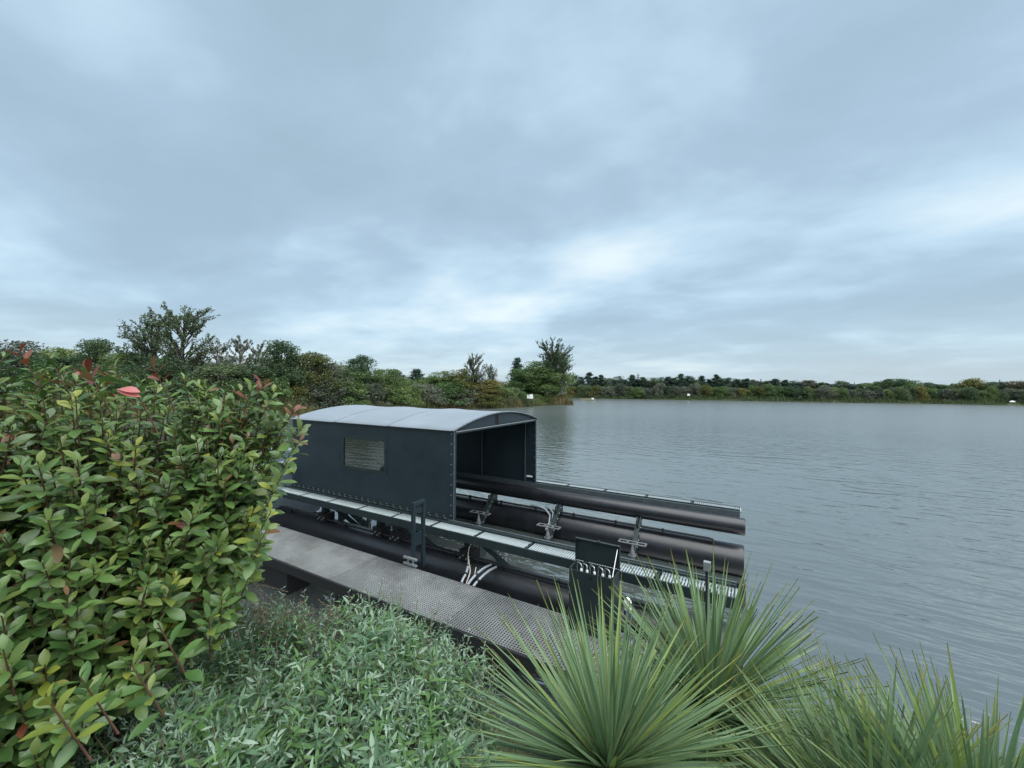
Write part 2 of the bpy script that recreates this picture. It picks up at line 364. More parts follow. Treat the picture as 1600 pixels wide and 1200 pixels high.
for i, s in enumerate(seams):
    if s + SEAM > JU1 + 0.05: 
        g2 = make_grating('grating_panel', JU1-s-0.03, JV1-JV0-0.03, 0.0385, 0.0100, 0.020, m_grp)
        o = link('grating_panel', g2, jetty)
    else: o = link('grating_panel', gm, jetty)
    o.location = Vector((s+0.015, JV0+0.015, JZ + (0.0, 0.003, -0.002, 0.002, 0.0)[i])) - O
for v in (JV0, JV1):
    b = MB().box(JU0, JU1, v-0.022, v+0.008 if v == JV0 else v+0.022, JZ-0.16, JZ-0.012); b.v = [tuple(Vector(p)-O) for p in b.v]
    b.build('edge_beam', m_black, jetty)
for k in range(10):
    u = -9.9+k*1.06
    b = MB().box(u-0.03, u+0.03, JV0+0.012, JV1-0.024, JZ-0.15, JZ-0.045); b.v = [tuple(Vector(p)-O) for p in b.v]; b.build('cross_beam', m_black, jetty)
for k in range(5):
    u = -9.6+k*2.2
    b = MB().tube([(u, JV0+0.25, -0.16), (u, JV1-0.25, -0.16)], 0.01, 6); b.v = []; b.f = []; b.sm = []; b.mi = []
    b.box(u-0.45, u+0.45, JV0+0.12, JV1-0.12, -0.25, JZ-0.155); b.v = [tuple(Vector(p)-O) for p in b.v]; b.build('float', m_black, jetty)
for u in (-9.9, -3.7):
    b = MB().tube([(u, JV1+0.09, -1.2), (u, JV1+0.09, 0.45)], 0.05, 12); b.v = [tuple(Vector(p)-O) for p in b.v]; b.build('pile', m_black, jetty)

# ------------------------------------------------------------------ boat lift
LZ = CAM_H-2.596            # walkway level
lift = empty('boat_lift', (-5.2, 7.9, 0)); tag(lift, 'black floating boat lift with two pontoons and narrow grated walkways', 'boat lift')
LO = Vector((-5.2, 7.9, 0))
def lp(mb, name, m, parent=None):
    mb.v = [tuple(Vector(p)-LO) for p in mb.v]; return mb.build(name, m, parent or lift)
U0, U1 = -10.30, -0.10
def pontoon(v, r, z, u0, u1):
    pts = [(u0, v, z), (u0+0.02, v, z), (u1-0.03, v, z), (u1, v, z)]
    b = MB().tube(pts, [r-0.02, r, r, r-0.02], 40)
    return b
near_p = lp(pontoon(6.02, 0.32, 0.25, -10.35, -0.02), 'pontoon', m_tubeblk)
far_p = lp(pontoon(9.30, 0.32, 0.215, -10.35, -0.02), 'pontoon', m_tubeblk)
lp(MB().tube([(-0.045, 6.06, LZ-0.26), (-0.045, 6.06, LZ-0.25), (-0.045, 6.06, LZ+0.03), (-0.045, 6.06, LZ+0.045)], [0.03, 0.052, 0.052, 0.03], 16), 'end_roller', m_tubeblk)
far_t = lp(pontoon(9.36, 0.168, 0.895, -10.3, 0.0), 'float_tube', m_tubeblk)
# walkways: outer channel, inner channel, cross bars, one-metre grating panels
def slat_panel(w):
    C = []; S = []; n = 24
    for i in range(n): C.append((0.02+0.94*(i+0.5)/n, w/2, -0.012)); S.append((0.024, w, 0.024))
    for y in (0.008, w/2, w-0.008): C.append((0.49, y, -0.020)); S.append((0.955, 0.008, 0.028))
    return boxes_mesh('grating_panel', C, S, m_grate)
pan = slat_panel(0.275)
seam_u = [-9.038+k for k in range(-1, 9)]
def walkway(v0, sgn):
    f = lambda a: v0+sgn*a
    def bx(u0, u1, a0, a1, z0, z1, nm, m, par=None):
        lo, hi = sorted((f(a0), f(a1))); return lp(MB().box(u0, u1, lo, hi, z0, z1), nm, m, par)
    fr = bx(U0, U1, -0.035, -0.003, LZ-0.13, LZ+0.004, 'outer_channel', m_frame)
    bx(U0, U1, 0.285, 0.315, LZ-0.13, LZ+0.03, 'inner_channel', m_frame)
    bx(U0, U1, 0.316, 0.395, LZ-0.05, LZ-0.022, 'inner_plate', m_frame)
    bx(U0, U1, 0.396, 0.428, LZ-0.10, LZ+0.022, 'inner_rail', m_rail)
    for s in seam_u + [U1-0.01]:
        bx(s-0.016, s+0.010, 0.0, 0.284, LZ-0.07, LZ-0.004, 'cross_bar', m_frame)
    bx(U0, U0+0.03, 0.0, 0.284, LZ-0.10, LZ-0.004, 'end_bar', m_frame)
    for s in [-10.27] + seam_u[1:]:
        w0 = s+0.012 if s > -10 else -10.0+0.0
    for s in seam_u:
        o = link('grating_panel', pan, lift)
        o.location = Vector((s+0.014, min(f(0.004), f(0.279)), LZ)) - LO; o.scale = (0.985 if s < -0.6 else 0.9, 1, 1)
        if s > -0.2: o.scale = (0.05, 1, 1)
    p0 = link('grating_panel', pan, lift); p0.location = Vector((-10.26, min(f(0.004), f(0.279)), LZ)) - LO; p0.scale = (0.205, 1, 1)
walkway(5.70, 1); walkway(10.02, -1)
# thin air pipes with clips along both pontoons
for v, z, ue in ((5.92, 0.60, -0.9), (9.17, 0.615, -0.55)):
    pts = [(-10.2, v, z), (-6, v, z), (ue-0.10, v, z), (ue-0.03, v, z-0.01), (ue, v, z-0.05), (ue+0.005, v, z-0.13)]
    pipe = lp(MB().tube(pts, 0.021, 10), 'air_pipe', m_black)
    k = -9.7
    while k < ue-0.2:
        c = MB().box(k-0.018, k+0.018, v-0.03, v+0.03, z-0.075, z+0.03); lp(c, 'pipe_clip', m_black); k += 1.02
# lifting arms with bolts, bunks and jacks, four each side
def arm(u, side):
    vt, vb = (9.30, 8.50) if side > 0 else (6.45, 7.22)
    s = 1 if side > 0 else -1
    b = MB(); top = Vector((u, vt, 0.80)); bot = Vector((u, vb, -0.02))
    for du in (-0.04, 0.04): b.bar(top+Vector((du, 0, 0)), bot+Vector((du, 0, 0)), 0.018, 0.13)
    b.bar(top+Vector((0, -0.03*s, 0.0)), bot+Vector((0, -0.03*s, 0)), 0.085, 0.02)
    a = lp(b, 'arm', m_frame)
    d = (bot-top).normalized(); nrm = Vector((0, -d.z, d.y)); nrm = nrm if nrm.y*s < 0 else -nrm
    for k in range(6):
        p = top + (bot-top)*(0.12+0.13*k) + nrm*0.02 + Vector((0.055, 0, 0))
        c = MB().tube([p, p+Vector((0.02, 0, 0))], 0.016, 6); lp(c, 'bolt', m_galv, None).parent = lift
    # gusset at the top
    g = MB(); g.add([(u-0.012, vt+0.14*s, 0.78), (u-0.012, vt-0.30*s, 0.78), (u-0.012, vt-0.30*s, 0.66), (u-0.012, vt-0.02*s, 0.40), (u-0.012, vt+0.14*s, 0.40),
                     (u+0.012, vt+0.14*s, 0.78), (u+0.012, vt-0.30*s, 0.78), (u+0.012, vt-0.30*s, 0.66), (u+0.012, vt-0.02*s, 0.40), (u+0.012, vt+0.14*s, 0.40)],
                    [(0,1,2,3,4), (9,8,7,6,5)] + [(i, i+5, (i+1)%5+5, (i+1)%5) for i in range(5)])
    lp(g, 'gusset', m_frame)
    # bunk: a small ladder-like cradle lying along the lift, on a jack with flange
    pv = vb+0.12*s; pz = 0.42
    c = MB()
    for dv in (-0.07, 0.07): c.tube([(u-0.28, pv+dv, pz), (u+0.28, pv+dv, pz)], 0.016, 8)
    for du in (-0.27, -0.10, 0.10, 0.27): c.bar((u+du, pv-0.08, pz), (u+du, pv+0.08, pz), 0.03, 0.02)
    lp(c, 'bunk', m_bunk)
    j = MB().tube([(u+0.02, pv-0.10*s, 0.40), (u+0.02, pv-0.10*s, 0.30), (u+0.02, pv-0.10*s, 0.27), (u+0.02, pv-0.10*s, 0.12)], [0.018, 0.035, 0.05, 0.05], 10)
    j.tube([(u+0.02, pv-0.10*s, 0.19), (u+0.02, pv-0.10*s, 0.205)], 0.085, 12)
    j.tube([(u+0.02, pv-0.10*s, 0.12), (u+0.02, pv-0.10*s, -0.3)], 0.06, 10)
    lp(j, 'jack', m_bunk)
for u in (-7.90, -5.92, -3.98, -2.05): arm(u, 1)
for u in (-8.45, -6.62, -4.35, -2.30): arm(u, -1)
# diagonal braces and valve blocks under the near walkway
rng = random.Random(4)
for u in (-8.45, -6.62, -6.1, -4.35):
    lp(MB().bar((u+0.15, 5.98, 0.95), (u+0.62, 6.5, 0.28), 0.05, 0.09), 'brace', m_frame)
    lp(MB().box(u-0.13, u+0.13, 5.86, 6.12, 0.545, 0.74), 'valve_block', m_black)
    lp(MB().box(u-0.05, u+0.05, 5.90, 6.05, 0.74, LZ-0.13), 'stanchion', m_frame)
    for k in range(4):
        p = Vector((u-0.10+0.07*k, 5.852, 0.60+0.05*(k % 2))); lp(MB().tube([p, p+Vector((0, -0.02, 0))], 0.014, 6), 'bolt', m_galv)
# cross tie tubes below the water line join both pontoons
for u in (-9.9, -7.0, -4.9, -1.2):
    lp(MB().bar((u, 6.0, -0.12), (u, 9.4, -0.12), 0.12, 0.16), 'cross_tie', m_frame)
# looped pale hose at the third far arm
lp(MB().tube([(-4.75, 9.20, 0.66), (-4.5, 9.17, 0.66), (-4.3, 9.13, 0.63), (-4.16, 9.08, 0.52), (-4.12, 8.95, 0.38), (-4.12, 8.80, 0.30), (-4.1, 8.72, 0.28)], 0.024, 10), 'hose', m_hose)
lp(MB().tube([(-4.35, 9.22, 0.66), (-4.2, 9.16, 0.66), (-4.09, 9.10, 0.60), (-4.05, 8.98, 0.44), (-4.05, 8.80, 0.34)], 0.020, 10), 'hose', m_hose)

# ------------------------------------------------------------------ shelter over the lift
SU0, SU1, SV0, SV1, SZ0, SZ1 = -10.03, -4.84, 6.135, 9.66, LZ+0.022, CAM_H-0.883
shelter = empty('boat_shelter', (-7.4, 7.9, SZ0)); tag(shelter, 'dark blue-grey boat shelter with pale arched roof standing on the lift', 'shelter')
SO = Vector((-7.4, 7.9, SZ0))
def sp(mb, name, m, parent=None):
    mb.v = [tuple(Vector(p)-SO) for p in mb.v]; return mb.build(name, m, parent or shelter)
WU0, WU1, WZ0, WZ1 = -8.06, -6.69, 1.82, 2.50
def side_wall(v, t, window=True):
    b = MB(); a, c = v, v+t
    if not window:
        b.box(SU0, SU1, min(a, c), max(a, c), SZ0, SZ1); return sp(b, 'wall_panel', m_steel)
    b.box(SU0, WU0, a, c, SZ0, SZ1); b.box(WU1, SU1, a, c, SZ0, SZ1); b.box(WU0, WU1, a, c, SZ0, WZ0); b.box(WU0, WU1, a, c, WZ1, SZ1)
    w = sp(b, 'wall_panel', m_steel)
    o = min(a, c)
    f = MB()
    for (x0, x1, z0, z1) in ((WU0-0.05, WU0+0.02, WZ0-0.05, WZ1+0.05), (WU1-0.02, WU1+0.05, WZ0-0.05, WZ1+0.05), (WU0+0.021, WU1-0.021, WZ0-0.05, WZ0+0.02), (WU0+0.021, WU1-0.021, WZ1-0.02, WZ1+0.05)):
        f.box(x0, x1, min(a, c)-0.008, max(a, c)+0.008, z0, z1)
    f.v = [tuple(Vector(p)-SO) for p in f.v]; fo = link('window_frame', f.mesh('window_frame', m_frame), w)
    p = MB().box(WU0+0.022, WU1-0.022, (a+c)/2-0.004, (a+c)/2+0.004, WZ0+0.022, WZ1-0.022); p.v = [tuple(Vector(q)-SO) for q in p.v]; link('window_pane', p.mesh('window_pane', m_pane), w)
side_wall(SV0, 0.03); side_wall(SV1, -0.03, False)
for v, d in ((SV0, 1), (SV1, -1)):
    lo, hi = sorted((v+d*0.031, v+d*0.10)); sp(MB().box(SU0, SU0+0.03, lo, hi, SZ0, SZ1-0.0), 'rear_post', m_steel)
sp(MB().box(SU0, SU0+0.03, SV0+0.101, SV1-0.101, SZ1-0.10, SZ1-0.005), 'rear_lintel', m_frame)
# base rails with bolts
for v, d in ((SV0, -1), (SV1, 1)):
    sp(MB().box(SU0, SU1-0.081, min(v+d*0.002, v+d*0.06), max(v+d*0.002, v+d*0.06), SZ0, SZ0+0.012), 'base_rail', m_frame)
    sp(MB().box(SU0, SU1-0.081, min(v+d*0.002, v+d*0.010), max(v+d*0.002, v+d*0.010), SZ0+0.0125, SZ0+0.07), 'base_angle', m_frame)
for k in range(26):
    u = SU0+0.1+k*0.195
    if u < SU1-0.12: sp(MB().tube([(u, SV0-0.010, SZ0+0.045), (u, SV0-0.022, SZ0+0.045)], 0.011, 6), 'bolt', m_galv)
    if u < SU1-0.12: sp(MB().tube([(u+0.05, SV0-0.035, SZ0+0.0125), (u+0.05, SV0-0.035, SZ0+0.026)], 0.012, 6), 'bolt', m_galv)
# front corner posts (angle section) with bolts
for v, d in ((SV0, 1), (SV1, -1)):
    p = MB(); lo, hi = sorted((v-d*0.012, v-d*0.003)); p.box(SU1-0.08, SU1+0.006, lo, hi, SZ0, SZ1+0.03)
    lo, hi = sorted((v-d*0.003, v+d*0.07)); p.box(SU1+0.0005, SU1+0.012, lo, hi, SZ0, SZ1+0.03)
    sp(p, 'corner_post', m_steel)
    sp(MB().box(SU1+0.0125, SU1+0.016, min(v-d*0.003, v+d*0.014), max(v-d*0.003, v+d*0.004), SZ0, SZ1+0.028), 'edge_trim', m_galv)
    for k in range(9):
        z = SZ0+0.08+k*0.195
        sp(MB().tube([(SU1-0.04, v-d*0.012, z), (SU1-0.04, v-d*0.024, z)], 0.011, 6), 'bolt', m_galv)
        sp(MB().tube([(SU1-0.03, v+d*0.030, z), (SU1-0.03, v+d*0.045, z)], 0.012, 6), 'bolt', m_galv)
# inner posts seen through the opening
for u in (-6.55, -5.15):
    sp(MB().box(u-0.02, u+0.02, SV1-0.085, SV1-0.032, SZ0, SZ1-0.02), 'inner_post', m_frame)
    sp(MB().box(u+0.0205, u+0.026, SV1-0.085, SV1-0.078, SZ0, SZ1-0.02), 'edge_trim', m_galv)
sp(MB().box(-5.10, -4.93, SV1-0.06, SV1-0.034, SZ0+0.13, SZ0+0.17), 'latch', m_white)
# roof: three arched sheets and front lintel with a filled arch
RISE = 0.27
def arch_z(t): return SZ1 + RISE*(1-(2*t-1)**2)
NSEG = 18
def roof_sheet(u0, u1, dz):
    b = MB(); V = []; e = 0.05
    vv = [SV0-e + (SV1-SV0+2*e)*i/NSEG for i in range(NSEG+1)]
    us = [u0, u0+0.04, u0+0.08] + [u0+0.08+(u1-u0-0.16)*k/6 for k in range(1, 6)] + [u1-0.08, u1-0.04, u1]
    for top in (1, 0):
        for ku, u in enumerate(us):
            sag = -0.022*math.sin(PI*(u-u0)/(u1-u0))
            rib = 0.012 if ku in (1, len(us)-2) else 0.0
            for i, v in enumerate(vv):
                t = i/NSEG; V.append((u, v, arch_z(t)+0.012+dz+sag*math.sin(PI*t)+rib*0.6-(0 if top else 0.014)))
    n = NSEG+1; K = len(us); F = []
    for ku in range(K-1):
        for i in range(NSEG):
            a = ku*n+i; F.append((a, a+n, a+n+1, a+1)); c = K*n+a; F.append((c, c+1, c+n+1, c+n))
    for ku in range(K-1):
        for i in (0, NSEG):
            a = ku*n+i; c = K*n+a; F.append((a, c, c+n, a+n))
    for ku in (0, K-1):
        for i in range(NSEG):
            a = ku*n+i; c = K*n+a; F.append((a, a+1, c+1, c))
    b.add(V, F, True); return b
RO = empty('roof', (0, 0, 0)); RO.parent = shelter
for k in range(3):
    a = SU0-0.04+(SU1-SU0+0.08)*k/3; c = SU0-0.04+(SU1-SU0+0.08)*(k+1)/3
    b = roof_sheet(a+0.003, c-0.003, 0.004*k); b.v = [tuple(Vector(p)-SO) for p in b.v]; o = link('roof_sheet', b.mesh('roof_sheet', m_roof), RO)
sp(MB().box(SU1-0.03, SU1+0.0, SV0+0.071, SV1-0.071, SZ1-0.055, SZ1-0.005), 'lintel', m_frame)
sp(MB().box(SU1+0.0005, SU1+0.010, SV0+0.071, SV1-0.071, SZ1-0.022, SZ1-0.004), 'lintel_trim', m_galv)
def gable(u0, u1):
    g = MB(); V = []; n = 24
    for u in (u0, u1):
        for i in range(n+1):
            t = 0.02+0.96*i/n; v = SV0+(SV1-SV0)*t; V.append((u, v, SZ1-0.004)); V.append((u, v, max(SZ1+0.002, arch_z(t)-0.012)))
    q = 2*(n+1); F = []
    for i in range(n):
        a = 2*i; F.append((a, a+1, a+3, a+2)); F.append((q+a, q+a+2, q+a+3, q+a+1)); F.append((a+1, q+a+1, q+a+3, a+3)); F.append((a, a+2, q+a+2, q+a))
    F.append((0, q, q+1, 1)); F.append((2*n, 2*n+1, q+2*n+1, q+2*n))
    g.add(V, F); return g
sp(gable(SU1-0.05, SU1-0.035), 'gable_panel', m_steel); sp(gable(SU0+0.0, SU0+0.03), 'gable_panel', m_steel)
sp(MB().tube([(SU1+0.01, SV0+(SV1-SV0)*t, arch_z(t)+0.004) for t in np.linspace(0.0, 1.0, 25)], 0.018, 8), 'arch_tube', m_frame)
for dv in (-0.035, 0.035): sp(MB().box(SU1-0.034, SU1-0.02, 7.75+dv-0.02, 7.75+dv+0.02, SZ1+0.0, SZ1+RISE-0.04), 'bracket', m_black)

# ------------------------------------------------------------------ things on and beside the jetty
# service box with open lid
SB = Vector((-1.63, 4.88, JZ)); box_t = empty('service_box', SB); tag(box_t, 'dark green metal service box with its lid standing open on the jetty', 'service box')
w, d, h, t = 0.56, 0.25, 0.775, 0.012
b = MB(); b.box(-w/2, w/2, -d/2, -d/2+t, 0.02, h-0.02); b.box(-w/2, w/2, d/2-t, d/2, 0.02, h+0.0); b.box(-w/2, -w/2+t, -d/2+t, d/2-t, 0.02, h-0.005); b.box(w/2-t, w/2, -d/2+t, d/2-t, 0.02, h-0.005); b.box(-w/2+t, w/2-t, -d/2+t, d/2-t, 0.03, 0.05)
b.build('body', m_frame, box_t)
b = MB().box(-w/2+0.03, w/2-0.03, -d/2+0.03, d/2-0.03, 0.0, 0.02); b.build('plinth', m_black, box_t)
b = MB().box(-w/2+t, w/2-t, -d/2+t, d/2-t, h-0.16, h-0.15); b.build('inner_shelf', m_frame, box_t)
b = MB(); lz = h+0.004
b.box(-w/2-0.01, w/2+0.01, d/2+0.004, d/2+0.014, lz, lz+0.29)
for (x0, x1, z0, z1) in ((-w/2-0.01, w/2+0.01, lz+0.275, lz+0.29), (-w/2-0.01, -w/2+0.003, lz, lz+0.274), (w/2-0.003, w/2+0.01, lz, lz+0.274)): b.box(x0, x1, d/2-0.022, d/2+0.0035, z0, z1)
lid = b.build('lid', m_frame, box_t)
b = MB().tube([(0.02, -0.001, lz+0.292), (0.02, -0.001, lz+0.30)], 0.02, 8); b.build('catch', m_frame, lid, (0, d/2, 0))
b = MB().tube([(w/2-0.022, -d/2+0.03, h-0.01), (w/2-0.022, d/2-0.004, lz+0.245)], 0.006, 8); b.build('stay', m_chrome, box_t)
b = MB().tube([(0.0, -d/2-0.004, h-0.075), (0.0, -d/2, h-0.075)], 0.022, 12); b.build('lock', m_black, box_t)
for k, x in enumerate((-0.175, -0.10, -0.005, 0.10, 0.185)):
    y = -0.04; pts = [(x-0.05, y+0.05, h-0.01), (x-0.05, y+0.05, h+0.025), (x-0.04, y+0.042, h+0.036), (x+0.01, y+0.0, h+0.040), (x+0.025, y-0.008, h+0.03), (x+0.027, y-0.01, h-0.03)]
    hk = MB().tube(pts, 0.0065, 8).build('tap', m_chrome, box_t)
    MB().tube([(x+0.027, y-0.01, h-0.05), (x+0.027, y-0.01, h-0.03), (x+0.027, y-0.01, h-0.015)], [0.016, 0.018, 0.012], 10).build('tap_collar', m_white, hk)
    MB().tube([(x-0.05, y+0.05, h-0.149), (x-0.05, y+0.05, h-0.01)], 0.008, 8).build('riser', m_chrome, hk)
    MB().tube([(x+0.027, y-0.01, h-0.149), (x+0.027, y-0.01, h-0.05)], 0.008, 8).build('riser', m_chrome, hk)
# mooring frame
MF = Vector((-4.86, 5.06, JZ)); fr = empty('mooring_stand', MF); tag(fr, 'upright dark steel mooring stand with silver foot clamp at jetty edge', 'mooring stand')
for y in (0.0, 0.24): MB().box(-0.028, 0.028, y, y+0.055, -0.10, 1.0).build('post', m_steel, fr)
MB().box(-0.03, 0.03, -0.002, 0.297, 1.001, 1.055).build('top_bar', m_steel, fr)
MB().box(-0.014, 0.014, 0.056, 0.239, 0.30, 0.52).build('web_plate', m_steel, fr)
MB().box(-0.014, 0.014, 0.056, 0.239, 0.86, 0.94).build('web_plate', m_steel, fr)
for z in (0.015, 0.115):
    MB().box(-0.16, 0.13, -0.045, -0.004, z, z+0.03).build('clamp_bar', m_galv, fr)
for x in (-0.06, 0.05): MB().tube([(x, -0.025, 0.045), (x, -0.025, 0.115)], 0.014, 8).build('clamp_bolt', m_galv, fr)
# hoses and cables rising from the jetty edge to the near pontoon
def curve_thing(name, pts, r, m, label, cat, bands=()):
    P = [Vector(p) for p in pts]; fine = []
    for i in range(len(P)-1):
        p0, p1, p2, p3 = P[max(i-1, 0)], P[i], P[i+1], P[min(i+2, len(P)-1)]
        for k in range(5):
            s = k/5; fine.append(0.5*((2*p1)+(p2-p0)*s+(2*p0-5*p1+4*p2-p3)*s*s+(3*p1-p0-3*p2+p3)*s**3))
    fine.append(P[-1]); base = fine[0].copy()
    if not bands:
        o = MB().tube([q-base for q in fine], r, 10).build(name, m); o.location = base
    else:
        o = empty(name, base); MB().tube([q-base for q in fine], r, 10).build('tube', m, o)
        for k in bands: MB().tube([fine[k]-base, fine[k+1]-base], r*1.18, 10).build('band', m_black, o)
    tag(o, label, cat); return o
hu = -3.80
curve_thing('hose', [(hu-0.05, 5.06, 0.42), (hu-0.06, 5.12, 0.60), (hu-0.11, 5.30, 0.66), (hu-0.25, 5.55, 0.66), (hu-0.42, 5.80, 0.62)], 0.020, m_hose, 'leftmost pale hose with black bands at jetty edge', 'hose', (9, 14))
curve_thing('hose', [(hu+0.06, 5.06, 0.42), (hu+0.05, 5.13, 0.58), (hu+0.06, 5.32, 0.66), (hu+0.05, 5.58, 0.67), (hu+0.02, 5.84, 0.62)], 0.020, m_hose, 'pale hose arching right, the left one of two', 'hose', (10,))
curve_thing('hose', [(hu+0.15, 5.06, 0.42), (hu+0.14, 5.13, 0.56), (hu+0.16, 5.32, 0.64), (hu+0.15, 5.58, 0.65), (hu+0.13, 5.84, 0.61)], 0.020, m_hose, 'rightmost pale hose arching over the near pontoon', 'hose', (8,))
curve_thing('cable', [(hu+0.01, 5.07, 0.42), (hu+0.0, 5.16, 0.58), (hu-0.10, 5.4, 0.66), (hu-0.36, 5.7, 0.70), (hu-0.48, 5.9, 0.80), (hu-0.42, 6.0, 0.93)], 0.010, m_cable, 'thin cream cable looping up behind the pale hoses', 'cable')
curve_thing('cable', [(hu+0.03, 5.07, 0.42), (hu+0.03, 5.18, 0.55), (hu+0.02, 5.34, 0.63), (hu-0.02, 5.45, 0.72)], 0.008, m_cable, 'short cream cable end standing between the hoses', 'cable')
# white-capped blue bollard
bo = empty('bollard', (-1.21, 4.86, JZ)); tag(bo, 'small blue bollard with white cap beside the service box', 'bollard')
MB().tube([(0, 0, 0), (0, 0, 0.40)], 0.043, 16).build('shaft', m_blue, bo)
MB().tube([(0, 0, 0.40), (0, 0, 0.48), (0, 0, 0.515), (0, 0, 0.535)], [0.047, 0.047, 0.036, 0.012], 16).build('cap', m_white, bo)
MB().tube([(0, 0, 0.0), (0, 0, 0.012)], 0.075, 16).build('foot', m_galv, bo)
# slim post with a grey head
po = empty('light_post', (-0.36, 4.90, JZ)); tag(po, 'slim dark post with pale square head behind the spiky plants', 'light post')
MB().box(-0.017, 0.017, -0.017, 0.017, 0.012, 1.04).build('pole', m_frame, po)
MB().box(-0.035, 0.035, -0.03, 0.03, 1.041, 1.135).build('head', m_galv, po)
MB().box(-0.06, 0.06, -0.06, 0.06, 0.0, 0.011).build('foot', m_galv, po)
# grey boat moored behind the lift
mb_o = empty('moored_boat', (-10.75, 6.1, 0)); tag(mb_o, 'grey boat hull with pale rounded gunwale moored behind the shelter', 'boat')
def hull():
    b = MB(); n = 12; sec = []
    Lh = 4.2
    for i in range(n+1):
        s = i/n; x = -Lh*s; wd = 1.62*(1-0.75*max(0, s-0.45)**2/0.3) ; wd = max(0.12, wd)
        sec.append([(x, -wd, 1.50), (x, -wd, 0.75), (x, -wd*0.8, 0.05), (x, 0, -0.2), (x, wd*0.8, 0.05), (x, wd, 0.75), (x, wd, 1.50)])
    V = [p for s in sec for p in s]; F = []
    for i in range(n):
        for j in range(6): a = i*7+j; F.append((a, a+1, a+8, a+7))
    b.add(V, F); b.add(sec[0], [(0, 6, 5, 4, 3, 2, 1)])
    b.add([(p[0], p[1], 1.1) for s in sec for p in (s[0], s[6])], [(2*i, 2*i+1, 2*i+3, 2*i+2) for i in range(n)])
    return b, sec
hb, sec = hull(); hb.build('hull', m_hull, mb_o)
rim = [s[0] for s in sec][::-1] + [s[6] for s in sec]
MB().tube([Vector(p)+Vector((0.02 if p[0] == 0 else 0, 0, 0.06)) for p in rim], 0.085, 12).build('gunwale', m_roof, mb_o)
MB().box(0.003, 0.05, -1.5, -1.42, 0.2, 1.45).build('fender_strip', m_black, mb_o)
MB().box(0.003, 0.05, -0.95, -0.87, 0.2, 1.45).build('fender_strip', m_black, mb_o)
curve_thing('mooring_rope', [(-10.66, 5.75, 1.62), (-10.5, 5.66, 1.40), (-10.36, 5.60, 1.15)], 0.012, m_white, 'pale rope from the grey boat down to walkway end', 'rope')
mp_ = MB().tube([(0, 0, -1.0), (0, 0, 1.45), (0, 0, 1.47)], [0.05, 0.05, 0.03], 12).build('mooring_post', m_frame); mp_.location = (-10.42, 5.50, 0); tag(mp_, 'slim dark mooring post at the rear end of the walkway', 'mooring post')

# ------------------------------------------------------------------ trees
DQ = np.array([(-0.5, 0, 0), (0.0, -0.28, 0.06), (0.5, 0, 0), (0.0, 0.28, 0.06)]); DQF = np.array([(0, 1, 2, 3)])
def leaf_cloud(nr, P, size, up=0.35):
    """diamond leaves at points P"""
    n = len(P); nrm = unit(nr.normal(size=(n, 3)) + np.array([0, 0, up])); d = unit(nr.normal(size=(n, 3)))
    R = frames(d, nrm)*(size*nr.uniform(0.6, 1.3, n))[:, None, None]
    return stamp(DQ, DQF, R, P)
def limb(mb, a, b, r0, r1, nr, n=5, wob=0.06):
    a = np.array(a, float); b = np.array(b, float); L = np.linalg.norm(b-a); pts = []; rr = []
    for i in range(n+1):
        s = i/n; p = a+(b-a)*s + nr.normal(size=3)*wob*L*math.sin(PI*s)*0.6; p[2] += 0.06*L*math.sin(PI*s)
        pts.append(tuple(p)); rr.append(r0+(r1-r0)*s)
    mb.tube(pts, rr, 6, False); return pts
